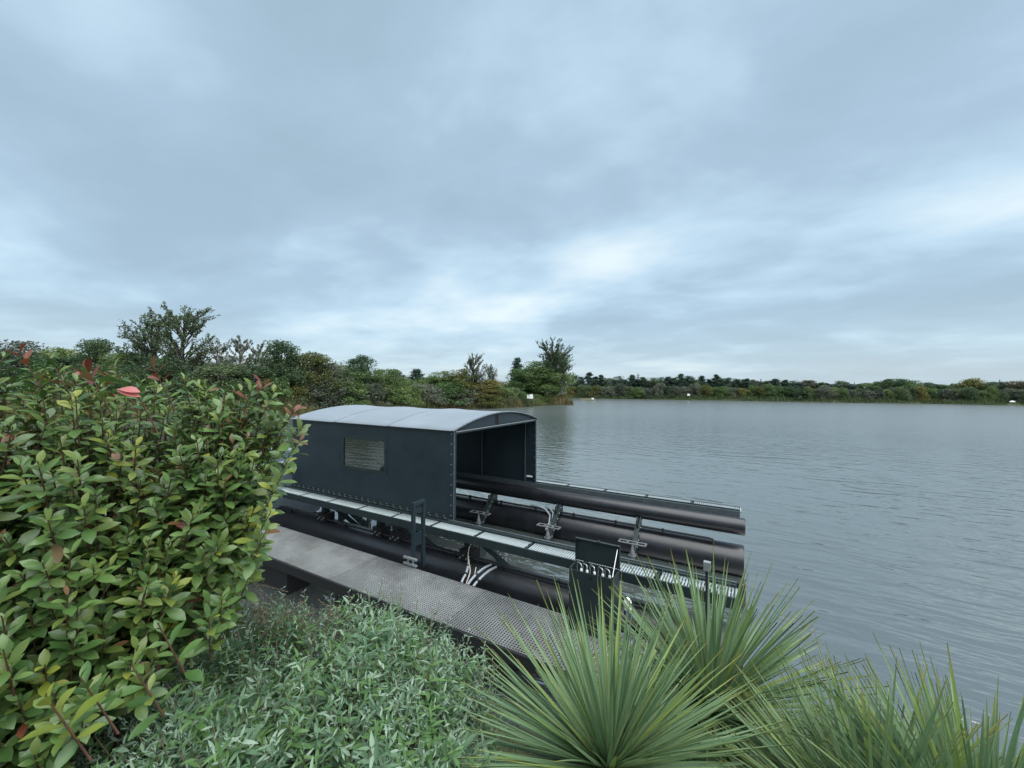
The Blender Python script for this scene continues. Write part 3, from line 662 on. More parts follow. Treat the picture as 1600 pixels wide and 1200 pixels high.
def make_tree(kind, seed, H, Rr):
    """returns trunk mesh and crown mesh; H height, Rr crown radius"""
    nr = np.random.default_rng(seed); tb = MB(); pts = []; ls = 0.30
    if kind == 'broad' or kind == 'bush':
        base = 0.16 if kind == 'broad' else 0.02
        nc = 90 if kind == 'broad' else 70
        th = nr.uniform(0, 2*PI, nc); t = nr.uniform(0.0, 1.0, nc)**0.85
        prof = np.sin(PI*np.clip(0.12+0.80*t, 0, 1))**0.65 if kind == 'broad' else np.sqrt(np.clip(1-(t*0.95)**2, 0, 1))
        prof = prof*(0.82+0.30*np.sin(th*3+nr.uniform(0, 6)))*nr.uniform(0.85, 1.12, nc)
        rr = Rr*prof*np.sqrt(nr.uniform(0.25, 1.0, nc))*0.88
        C = np.stack([rr*np.cos(th), rr*np.sin(th), H*(base+(1-base-0.07)*t)], 1)
        for c in C:
            k = int(nr.uniform(90, 150)); rc = Rr*nr.uniform(0.16, 0.32)
            q = unit(nr.normal(size=(k, 3)))*(nr.uniform(0.25, 1.0, (k, 1))**0.5)*rc*np.array([1, 1, 0.75]); pts.append(c+q)
        tr = H*0.022+0.02
        main = limb(tb, (0, 0, -0.3), (nr.normal()*0.05*H, nr.normal()*0.05*H, H*0.72), tr, tr*0.25, nr, 7, 0.03)
        for c in C[::2]:
            s = min(6, max(1, int(7*min(1, (c[2]/H)*0.8)))); limb(tb, main[s], c, tr*0.35, tr*0.08, nr)
        ls = 0.14+0.009*H
    elif kind == 'pine':
        tr = H*0.02+0.02; main = limb(tb, (0, 0, -0.3), (0.02*H*nr.normal(), 0.02*H*nr.normal(), H*0.97), tr, 0.03, nr, 8, 0.01)
        nw = 15
        for i in range(nw):
            t = 0.14+0.84*i/(nw-1); rad_ = Rr*(1-t)**0.62*1.05+0.10*Rr
            for k in range(6):
                a = nr.uniform(0, 2*PI); L = rad_*nr.uniform(0.6, 1.12); z = H*t + nr.normal()*0.02*H
                e = np.array([L*math.cos(a), L*math.sin(a), z+L*nr.uniform(-0.05, 0.35)])
                limb(tb, (0, 0, z), e, tr*0.25, 0.012, nr, 3)
                m = int(55+40*rad_); s = nr.uniform(0.25, 1.05, (m, 1)); q = np.array([0, 0, z])*(1-s)+e*s + nr.normal(size=(m, 3))*np.array([0.13, 0.13, 0.09])*(0.5+Rr*0.35); pts.append(q)
        ls = 0.16+0.012*H
    elif kind == 'sparse' or kind == 'birch':
        tr = H*0.016+0.03
        fork = 0.12 if kind == 'sparse' else 0.45
        main = limb(tb, (0, 0, -0.3), (0.03*H*nr.normal(), 0.03*H*nr.normal(), H*0.9), tr, 0.03, nr, 9, 0.015)
        nb = 64 if kind == 'sparse' else 26
        for i in range(nb):
            t = fork+(0.93-fork)*nr.uniform(0, 1)**0.9; a = nr.uniform(0, 2*PI)
            o = np.array(main[min(9, int(round(t*10*0.92)))]); o = o*np.array([1, 1, 0])+np.array([0, 0, H*t*0.86])
            tt = (t-fork)/(1-fork); L = Rr*(0.45+0.62*math.sin(PI*(0.25+0.62*tt)))*nr.uniform(0.7, 1.1)
            el = nr.uniform(0.5, 0.95)+0.25*tt
            e = o+np.array([math.cos(a)*math.cos(el), math.sin(a)*math.cos(el), math.sin(el)])*L*1.15; e[2] = min(e[2], H)
            bp = limb(tb, o, e, tr*0.32, 0.012, nr, 4)
            for j in range(9 if kind == 'sparse' else 6):
                s = nr.uniform(0.3, 1.0); p0 = o*(1-s)+e*s
                dd = unit(e-o + nr.normal(size=3)*0.55*L + np.array([0, 0, 0.35*L])); p1 = p0+dd*L*nr.uniform(0.18, 0.34)
                limb(tb, p0, p1, 0.02, 0.006, nr, 2)
                m = int(nr.uniform(11, 19)) if kind == 'sparse' else int(nr.uniform(10, 22))
                s2 = nr.uniform(0.15, 1.05, (m, 1)); pts.append(p0*(1-s2)+p1*s2+nr.normal(size=(m, 3))*0.04*(1+0.05*H))
        ls = 0.13+0.007*H
    P = np.concatenate(pts); P = P[P[:, 2] > 0.05]
    V, F = leaf_cloud(nr, P, ls)
    crown = fast_mesh('crown', V, F, G['mid']); trunk = tb.mesh('trunk', m_birch if kind == 'birch' else m_bark)
    return trunk, crown
PROTO = {}
for kind, H, R_, n in (('broad', 8.0, 3.2, 4), ('bush', 3.0, 2.4, 4), ('pine', 7.5, 2.0, 3), ('sparse', 10.0, 3.2, 3), ('birch', 9.0, 1.9, 2)):
    PROTO[kind] = [(make_tree(kind, 11*k+hash_ , H, R_), H, R_) for k, hash_ in enumerate([len(kind)*7]*n)]
trng = random.Random(21)
def place_tree(name, kind, colour, pos, height, width, label, cat, group, var=None):
    if kind == 'broad': width *= 1.12
    (trunk, crown), H, R_ = PROTO[kind][trng.randrange(len(PROTO[kind])) if var is None else var]
    o = empty(name, (pos.x, pos.y, gz(pos)-0.05), trng.uniform(0, 2*PI))
    o.scale = (width/(2*R_), width/(2*R_), height/H)
    link('trunk', trunk, o)
    c = link('crown', crown, o); c.material_slots[0].link = 'OBJECT'; c.material_slots[0].material = G[colour]
    tag(o, label, cat, group); return o
def shoreD(px): return float(np.interp(px, [-388, -30, 301, 465, 593, 698, 800, 864, 893], [34, 38, 43, 49, 55, 62, 68, 79, 81]))
def tree_px(name, kind, colour, px, top, wpx, D, label, cat='tree', group=None, var=None):
    """a tree of the height and width it has in the photograph if it stands D metres off"""
    if px < 893: D = max(D, shoreD(px) + (3.6 if cat == 'tree' else 2.2))
    p = bear(px, D); g = gz(p)
    h = CAM_H + (horizon(px)-top)/FPX*D - g
    return place_tree(name, kind, colour, p, max(0.8, h), wpx/FPX*D, label, cat, group, var)
GL = 'trees along the left bank'
tree_px('tree', 'broad', 'grey', 20, 528, 120, 56, 'grey-green tree at the far left edge behind the red-tipped shrub', 'tree', GL)
tree_px('tree', 'broad', 'mid', 92, 541, 90, 58, 'low rounded tree second from the left edge of the left bank', 'tree', GL)
tree_px('tree', 'broad', 'dark', 154, 527, 74, 54, 'dark rounded tree left of the big open-branched tree', 'tree', GL)
tree_px('tree', 'broad', 'mid', 200, 548, 90, 52, 'low green tree at the left foot of the big open-branched tree', 'tree', GL)
tree_px('tree', 'sparse', 'dark', 232, 490, 92, 51, 'left half of the tall open-branched twin tree above the left bank', 'tree', GL, 0)
tree_px('tree', 'sparse', 'dark', 282, 484, 105, 50, 'tallest open-branched tree standing over the left bank, right of its twin', 'tree', GL, 1)
tree_px('tree', 'broad', 'dark', 255, 556, 120, 47, 'dense dark tree under the tall open-branched twin trees', 'tree', GL)
tree_px('birch_tree', 'birch', 'grey', 346, 528, 46, 50, 'thin pale-stemmed birch nearest the tall open-branched tree', 'tree', GL)
tree_px('birch_tree', 'birch', 'grey', 374, 522, 52, 52, 'tallest thin pale-stemmed birch of the left bank', 'tree', GL)
tree_px('birch_tree', 'birch', 'grey', 402, 532, 44, 54, 'thin birch furthest right of the birch group', 'tree', GL)
tree_px('tree', 'broad', 'dark', 350, 565, 110, 48, 'dark low tree in front of the thin birches', 'tree', GL)
tree_px('tree', 'broad', 'dark', 395, 570, 100, 47, 'dark tree below the rightmost birch', 'tree', GL)
tree_px('tree', 'broad', 'dark', 437, 529, 76, 52, 'tall dark rounded tree right of the birches', 'tree', GL)
tree_px('tree', 'broad', 'olive', 487, 548, 84, 48, 'yellow-olive rounded tree above the shelter roof end', 'tree', GL)
tree_px('tree', 'bush', 'grey', 520, 568, 84, 50, 'grey-green rounded tree right of the yellow-olive tree', 'tree', GL)
tree_px('tree', 'broad', 'dark', 560, 552, 62, 56, 'dark round-topped tree right of the yellow-olive tree', 'tree', GL)
tree_px('tree', 'broad', 'mid', 558, 574, 90, 51, 'green tree in front of the dark round-topped tree', 'tree', GL)
tree_px('tree', 'broad', 'mid', 600, 574, 66, 58, 'green tree falling away right of the dark round-topped tree', 'tree', GL)
tree_px('pine_tree', 'pine', 'pine', 622, 580, 40, 70, 'bluish dark conifer in the dip of the left bank, left one', 'tree', GL)
tree_px('pine_tree', 'pine', 'pine', 652, 578, 46, 70, 'bluish dark conifer in the dip of the left bank, right one', 'tree', GL)
tree_px('tree', 'broad', 'mid', 690, 578, 64, 68, 'green tree right of the bluish conifers', 'tree', GL)
tree_px('tree', 'broad', 'olive', 722, 574, 62, 66, 'olive tree left of the thin grey-topped tree', 'tree', GL)
tree_px('tree', 'sparse', 'grey', 741, 554, 40, 68, 'thin grey-topped tree rising over the shelter roof', 'tree', GL, 2)
tree_px('tree', 'sparse', 'grey', 767, 570, 28, 70, 'small leaning grey tree beside the thin grey-topped tree', 'tree', GL, 0)
tree_px('tree', 'broad', 'olive', 757, 592, 90, 65, 'olive rounded tree behind the shelter roof front', 'tree', GL)
tree_px('tree', 'bush', 'dark', 792, 606, 70, 67, 'dark low tree left of the white boards', 'tree', GL)
tree_px('tree', 'broad', 'mid', 668, 588, 84, 70, 'broad green tree below the bluish conifers in the dip', 'tree', GL)
tree_px('tree', 'broad', 'olive', 706, 588, 80, 70, 'olive-green low tree between the conifers and thin grey-topped tree', 'tree', GL)
tree_px('tree', 'broad', 'mid', 630, 592, 76, 66, 'green low tree under the left bluish conifer', 'tree', GL)
br_ = random.Random(5)
for i in range(14):
    px_ = 20+i*58; c_ = br_.choice(['dark', 'mid', 'dark', 'grey'])
    tp_ = float(np.interp(px_, [0, 150, 300, 420, 480, 560, 620, 680, 800], [552, 548, 560, 552, 566, 572, 590, 590, 592]))+br_.uniform(-3, 5)
    tree_px('tree', 'broad', c_, px_, tp_, br_.uniform(80, 105), shoreD(px_)+br_.uniform(13, 18), f'{ {"dark": "dark green", "mid": "green", "grey": "grey-green"}[c_] } back-row tree behind the left bank, {ordinal(i+1)} counted from the left edge', 'tree', 'back-row trees of the left bank')
GH = 'trees on the headland'
tree_px('pine_tree', 'pine', 'pine', 808, 560, 34, 88, 'bluish conifer peeking behind the headland trees', 'tree', GH)
tree_px('tree', 'broad', 'light', 818, 574, 68, 84, 'bright green tree on the headland above the white boards', 'tree', GH)
tree_px('tree', 'broad', 'light', 840, 562, 64, 83, 'bright green taller tree left of the open headland tree', 'tree', GH)
tree_px('tree', 'sparse', 'dark', 864, 532, 66, 83, 'tall open-topped tree at the headland tip', 'tree', GH, 0)
tree_px('tree', 'broad', 'mid', 866, 548, 62, 85, 'green tree filling the foot of the tall headland tree', 'tree', GH)
tree_px('birch_tree', 'birch', 'olive', 878, 578, 30, 80, 'slim tree at the very tip of the headland', 'tree', GH)
tree_px('tree', 'broad', 'mid', 848, 574, 84, 82, 'low green tree under the headland trees', 'tree', GH)
# undergrowth along the left bank
ub = [(70, 566, 90, 52, 'mid'), (140, 570, 90, 50, 'dark'), (210, 578, 90, 47, 'mid'), (300, 588, 80, 46, 'dark'), (370, 594, 80, 46, 'dark'), (430, 590, 80, 46, 'mid'), (470, 602, 60, 46, 'olive'),
      (508, 596, 70, 47, 'grey'), (545, 600, 60, 49, 'mid'), (580, 604, 60, 51, 'grey'), (615, 606, 60, 54, 'mid'), (640, 608, 50, 57, 'light'), (665, 606, 56, 59, 'grey'), (700, 604, 60, 60, 'mid'),
      (728, 612, 54, 62, 'grey'), (752, 614, 50, 63, 'olive'), (776, 612, 50, 64, 'mid'), (812, 612, 46, 70, 'light'), (835, 616, 40, 76, 'mid'), (880, 616, 26, 80.5, 'olive'), (855, 617, 36, 79.5, 'mid')]
uc = {'mid': 'green', 'dark': 'dark green', 'olive': 'olive', 'grey': 'grey-green', 'light': 'bright green'}
for i, (px, top, wd, D, c) in enumerate(ub):
    if 490 < px < 800: wd *= 1.45; top -= 6
    tree_px('bush', 'bush', c, px, top, wd, D, f'{uc[c]} bush on the left bank, {ordinal(i+1)} counted from the left edge to the headland', 'bush', 'undergrowth bushes of the left bank')
# far shore
GF = 'trees of the far shore'
far = [(897,588),(908,592),(920,585.6),(930,592),(940,589.5),(953,592.6),(965,589.5),(976,595),(987,589.5),(996,596),(1005,592.6),(1014,596),(1022,592),(1031,591),(1044,592),(1052,594),(1063,588),(1076,589),(1089,595),(1097,591),(1108,596),(1119,589),
       (1133,592.6),(1142,592),(1150,597),(1158,594),(1166,595),(1179,595,'brown',20,'broad'),(1190,598),(1199,597),(1211,595),(1226,597),(1237,596.6),(1246,599.7),(1261,596,'brown',30,'broad'),(1272,600),(1283,601),(1292,602),(1303,602),(1315,597,'dark',24,'broad'),
       (1329,602),(1342,602),(1353,600,'mid',26,'broad'),(1375,599.5,'dark',34,'broad'),(1400,595,'dark',62,'broad'),(1424,598,'mid',34,'broad'),(1450,599.5),(1461,602),(1472,603,'mid',22,'broad'),(1495,602,'dark',32,'broad'),(1520,595.5,'olive',52,'broad'),(1545,599,'dark',26,'broad'),(1558,598),(1585,599,'brown',60,'broad'),(1612,600,'dark',40,'broad')]
def farD(px):   # distance of the far waterline
    return float(np.interp(px, [880, 1100, 1300, 1450, 1600, 1650], [121, 112, 101, 96, 88.5, 86]))
fr_ = random.Random(8)
for i, t in enumerate(far):
    px, top = t[0], t[1]; c = t[2] if len(t) > 2 else fr_.choice(['pine', 'pine', 'dark', 'pine']); wd = t[3]*1.15 if len(t) > 3 else fr_.uniform(22, 30); kd = ('bush' if t[3] > 30 else t[4]) if len(t) > 4 else fr_.choice(['pine', 'broad'])
    nm = 'pine_tree' if kd == 'pine' else 'tree'
    cw = {'pine': 'bluish dark', 'dark': 'dark green', 'brown': 'reddish-brown', 'mid': 'green', 'olive': 'olive-brown'}[c]
    tree_px(nm, kd, c, px, top-3.0, wd*1.1, farD(px)+fr_.uniform(7, 11), f'{cw} {"conical" if kd == "pine" else "rounded"} tree on the far shore, {ordinal(i+1)} from the headland rightwards', 'tree', GF)
for i in range(30):
    px_ = 903+i*24.5; c_ = fr_.choice(['dark', 'mid', 'pine', 'dark']); j_ = min(range(len(far)), key=lambda q: abs(far[q][0]-px_))
    tree_px('tree', 'broad', c_, px_, far[j_][1]+fr_.uniform(2, 5), fr_.uniform(28, 38), farD(px_)+fr_.uniform(14, 18), f'{ {"dark": "dark green", "mid": "green", "pine": "bluish dark"}[c_] } back-row tree on the far shore, {ordinal(i+1)} from the headland rightwards', 'tree', 'back-row trees of the far shore')
GB = 'bushes of the far shore'
px = 893; i = 0
while px < 1625:
    i += 1; wd = fr_.uniform(17, 30); c = fr_.choice(['grey', 'mid', 'dark', 'dark', 'mid', 'grey', 'grey', 'olive', 'dark', 'mid']); hz_ = horizon(px)
    cw = {'dark': 'dark green', 'brown': 'brownish', 'mid': 'green', 'olive': 'olive', 'grey': 'grey-green'}[c]
    tree_px('bush', 'bush', c, px, hz_+fr_.uniform(-6, 2)+ (2 if px > 1250 else 0), wd*1.3, farD(px)+fr_.uniform(3.0, 5), f'{cw} low bush at the far waterside, {ordinal(i)} from the headland rightwards', 'bush', GB)
    px += wd*0.62

# ------------------------------------------------------------------ reeds and grass (uncountable)
m_reed = leaf_mat('reed_leaf', (0.075, 0.080, 0.030), (0.215, 0.185, 0.085), scale=0.35, trans=0.2)
m_reedg = leaf_mat('reed_green', (0.060, 0.085, 0.030), (0.150, 0.180, 0.070), scale=0.35, trans=0.2)
BL = np.array([(-0.5, 0, 0), (0.5, 0, 0), (0.42, 0.5, 0.03), (-0.42, 0.5, 0.03), (0.05, 1.0, 0.12), (-0.05, 1.0, 0.12)]); BLF = np.array([(0, 1, 2, 3), (3, 2, 4, 5)])
def blades(nr, P, h, w, lean):
    n = len(P); d = unit(np.stack([nr.normal(size=n)*lean, nr.normal(size=n)*lean, np.ones(n)], 1)); a = nr.uniform(0, 2*PI, n)
    R = frames(d, np.stack([np.cos(a), np.sin(a), np.zeros(n)], 1)); hh = h*nr.uniform(0.55, 1.15, n)
    S = np.stack([w*nr.uniform(0.7, 1.3, n), hh, hh], 1); return stamp(BL, BLF, R*S[:, None, :], P)
def reed_belt(name, line, n, h, w, depth, mats, label, seed, lean=0.13):
    nr = np.random.default_rng(seed); line = np.array(line); seg = np.linalg.norm(np.diff(line, axis=0), axis=1); cum = np.concatenate([[0], np.cumsum(seg)])
    s = nr.uniform(0, cum[-1], n); k = np.clip(np.searchsorted(cum, s)-1, 0, len(seg)-1); t = ((s-cum[k])/seg[k])[:, None]
    A = line[k]; B = line[k+1]; dr = unit(B-A); nrm = np.stack([-dr[:, 1], dr[:, 0]], 1)
    P = A+(B-A)*t + nrm*nr.uniform(-depth[0], depth[1], n)[:, None]
    Z = np.maximum(ground_z(P), -0.15)-0.03
    hv = h*(0.65+0.5*np.sin(s*0.55+1)*np.sin(s*0.23)+0.25*nr.uniform(-1, 1, n)); hv = np.clip(hv, 0.3*h, 1.4*h)
    V, F = blades(nr, np.column_stack([P, Z]), hv, w, lean)
    mi = np.repeat((np.sin(s*0.5)+nr.normal(size=n)*0.6 > 0.1).astype(int), 2)
    o = link(name, fast_mesh(name, V, F, mats, mi)); tag(o, label, 'reeds', None, 'stuff')
reed_belt('reeds', [W(-64, 34.5), W(-50, 38.5), W(-34, 43.5), W(-26, 49.5), W(-18, 55.5), W(-10, 62.5), W(0, 68.5), W(8.0, 79.5), W(12.2, 81)][::-1], 36000, 1.9, 0.06, (2.2, 0.5), [m_reedg, m_reed], 'brown and green reeds fringing the left bank and headland', 3)
reed_belt('reeds', [W(14, 122), W(30, 119), W(53, 112), W(80, 101), W(100, 96), W(113, 88.5), W(128, 78)], 14000, 1.0, 0.09, (0.5, 3.0), [m_reedg, m_reedg], 'low green reeds along the far waterside', 5)
# grass on our own bank
nrg = np.random.default_rng(9)
gp = np.stack([nrg.uniform(-4, 4, 26000), nrg.uniform(-0.5, 3.3, 26000)], 1)
k_ = np.sin(gp[:, 0]*5.1)*np.sin(gp[:, 1]*6.3+1)+nrg.normal(size=len(gp))*0.5 > 0.1; gp = gp[k_]
V, F = blades(nrg, np.column_stack([gp, ground_z(gp)-0.01]), 0.11, 0.005, 0.45)
m_grass = leaf_mat('grass_blade', (0.05, 0.075, 0.022), (0.14, 0.165, 0.055), scale=3)
tag(link('grass', fast_mesh('grass', V, F, m_grass)), 'short rough grass on the bank between the plants', 'grass', None, 'stuff')

# ------------------------------------------------------------------ small far things
def board(px, top, bot, wpx, D, label):
    p = bear(px, D); z0 = gz(p); zt = CAM_H-(top-horizon(px))/FPX*D; zb = CAM_H-(bot-horizon(px))/FPX*D; w_ = wpx/FPX*D
    o = empty('sign_board', (p.x, p.y, min(z0, 0.2)), YAW*-1.0)
    o.rotation_euler = (0, 0, -YAW); b = MB(); n = 10; V = []
    zt -= o.location.z; zb -= o.location.z
    pr = [(-w_/2, zb), (w_/2, zb)] + [(w_/2*math.cos(a), zt-(zt-zb)*0.35+(zt-zb)*0.35*math.sin(a)) for a in np.linspace(0, PI, n)]
    for y in (-0.03, 0.03): V += [(x, y, z) for x, z in pr]
    k = len(pr); b.add(V, [tuple(range(k)), tuple(range(2*k-1, k-1, -1))]+[(i, i+k, (i+1) % k+k, (i+1) % k) for i in range(k)]); b.build('board', m_white, o)
    MB().tube([(0, 0.05, -0.3), (0, 0.05, zt-0.05)], 0.03, 8).build('post', m_frame, o)
    tag(o, label, 'sign', None); return o
board(825.0, 617, 622.5, 2.6, 70.5, 'left one of three white boards at the foot of the headland')
board(828.3, 616, 622.8, 2.8, 71, 'middle one of three white boards at the foot of the headland')
board(831.4, 615.5, 623.0, 3.2, 71.5, 'right and largest of three white boards at the foot of the headland')
board(1076, 615.3, 618.2, 4.2, 112.0, 'small white board on a pole before the far shore reeds')
bp_ = bear(1582, 91.5, 0); bu = empty('buoy', (bp_.x, bp_.y, gz(bp_)), -YAW); tag(bu, 'white buoy lying on the far bank near the right edge', 'buoy')
b = MB(); b.tube([(-0.62, 0, 0.28), (-0.55, 0, 0.28), (-0.35, 0, 0.28), (0, 0, 0.28), (0.35, 0, 0.28), (0.55, 0, 0.28), (0.62, 0, 0.28)], [0.04, 0.16, 0.26, 0.30, 0.26, 0.16, 0.04], 16); b.build('float', m_white, bu)
MB().tube([(0.62, 0, 0.28), (0.75, 0, 0.28)], 0.04, 8).build('ring', m_galv, bu)
# cream boat beyond the headland
cb = empty('small_boat', bear(920, 104.0, 0), -YAW); tag(cb, 'small cream boat low on the water beyond the headland', 'boat')
b = MB(); V = []; n = 10
for i in range(n+1):
    s = i/n; x = -1.9+3.8*s; wd = 0.75*(1-(abs(s-0.45)/0.58)**2.6) if abs(s-0.45) < 0.57 else 0.05; sh = 0.30+0.30*(1-s)**2
    V += [(x, -max(wd, 0.05), sh), (x, -max(wd, 0.05)*0.6, -0.1), (x, max(wd, 0.05)*0.6, -0.1), (x, max(wd, 0.05), sh)]
F = [(4*i+j, 4*i+j+1, 4*i+j+5, 4*i+j+4) for i in range(n) for j in range(3)] + [(0, 3, 2, 1), (4*n, 4*n+1, 4*n+2, 4*n+3)]
b.add(V, F); b.build('hull', m_cream, cb)
MB().box(-0.9, 1.5, -0.55, 0.55, 0.18, 0.24).build('deck', m_bark, cb)
for x, h_ in ((-0.7, 0.26), (0.25, 0.22), (1.0, 0.42)): MB().box(x-0.3, x+0.3, -0.4, 0.4, 0.241, 0.24+h_).build('seat', m_cream if x < 0.5 else m_white, cb)
MB().box(1.9, 2.15, -0.12, 0.12, -0.2, 0.75).build('outboard', m_bark, cb)
# pylons far off
def pylon(px, top, D, label):
    p = bear(px, D); z0 = gz(p); H = CAM_H+(horizon(px)-top)/FPX*D-z0; o = empty('electricity_pylon', (p.x, p.y, z0), -YAW+0.3); b = MB(); r = H*0.016
    wdt = lambda s: H*(0.085*(1-s)**1.3+0.012)
    for sx in (-1, 1):
        for sy in (-1, 1):
            for k in range(8): s0, s1 = k/8, (k+1)/8; b.bar((sx*wdt(s0), sy*wdt(s0), H*s0), (sx*wdt(s1), sy*wdt(s1), H*s1), r, r)
    for k in range(8):
        s0, s1 = k/8, (k+1)/8
        for sg in (-1, 1):
            b.bar((-wdt(s0), sg*wdt(s0), H*s0), (wdt(s1), sg*wdt(s1), H*s1), r*0.6, r*0.6); b.bar((wdt(s0), sg*wdt(s0), H*s0), (-wdt(s1), sg*wdt(s1), H*s1), r*0.6, r*0.6)
    b.build('mast', m_pyl, o)
    for s, l in ((0.72, 0.20), (0.86, 0.15)): MB().bar((-H*l, 0, H*s), (H*l, 0, H*s), r*1.3, r*1.6).bar((-H*l, 0, H*s), (0, 0, H*(s+0.06)), r*0.7, r*0.7).bar((H*l, 0, H*s), (0, 0, H*(s+0.06)), r*0.7, r*0.7).build('cross_arm', m_pyl, o)
    tag(o, label, 'pylon', 'pylons beyond the far shore')
pylon(997, 583.5, 650, 'lattice pylon nearest the headland, tallest above the far trees')
pylon(1189, 591.5, 800, 'lattice pylon second from the headland above the far trees')
pylon(1335, 597, 900, 'lattice pylon third from the headland above the far trees')
pylon(1562, 593, 800, 'lattice pylon above the far trees near the right edge')

# ------------------------------------------------------------------ red-tipped shrub, left foreground
LEAF = [(0.0, 0.0, 0.0)]
def leaf_template(L, Wd, obov, curl, nseg=5):
    V = []; F = []
    for i in range(nseg+1):
        s = i/nseg; w_ = Wd*0.5*max(0.02, (math.sin(PI*s**obov))**0.8) if 0 < i < nseg else Wd*0.04
        z = -curl*L*s*s; fold = w_*0.30
        V += [(-w_, L*s, z+fold), (0, L*s, z), (w_, L*s, z+fold)]
    for i in range(nseg):
        a = 3*i; F += [(a, a+1, a+4, a+3), (a+1, a+2, a+5, a+4)]
    return np.array(V), np.array(F)
ph_t = [leaf_template(1.0, 0.42, 1.35, 0.16), leaf_template(1.0, 0.46, 1.5, 0.32), leaf_template(1.0, 0.36, 1.25, 0.06)]
m_ph = [leaf_mat('shrub_leaf_green', (0.035, 0.085, 0.021), (0.110, 0.198, 0.053), 0.34, 0.22, 9.0, 0.5, 0.015, 0.15),
        leaf_mat('shrub_leaf_fresh', (0.078, 0.128, 0.026), (0.150, 0.215, 0.050), 0.36, 0.3, 9.0, 0.5, 0.015, 0.15),
        leaf_mat('shrub_leaf_yellow', (0.15, 0.2, 0.026), (0.24, 0.275, 0.05), 0.4, 0.3, 9.0, 0.4, 0.015, 0.12),
        leaf_mat('shrub_leaf_red', (0.120, 0.040, 0.018), (0.215, 0.085, 0.038), 0.38, 0.3, 9.0, 0.5, 0.02, 0.15),
        leaf_mat('shrub_leaf_bronze', (0.120, 0.070, 0.030), (0.200, 0.120, 0.050), 0.4, 0.3, 9.0, 0.5, 0.02, 0.15),
        leaf_mat('shrub_leaf_pink', (0.42, 0.14, 0.12), (0.52, 0.20, 0.17), 0.4, 0.3, 9.0, 0.5, 0.01, 0.1)]
def c2w(LDz):
    A = np.asarray(LDz, float); return np.column_stack([_rt[0]*A[:, 0]+_fw[0]*A[:, 1], _rt[1]*A[:, 0]+_fw[1]*A[:, 1], CAM_H-A[:, 2]])
def to_px(Pw):
    q = Pw-np.array([0, 0, CAM_H]); d = q@_f2; return 800+FPX*(q@_r3)/d, 600-FPX*(q@_u3)/d, d
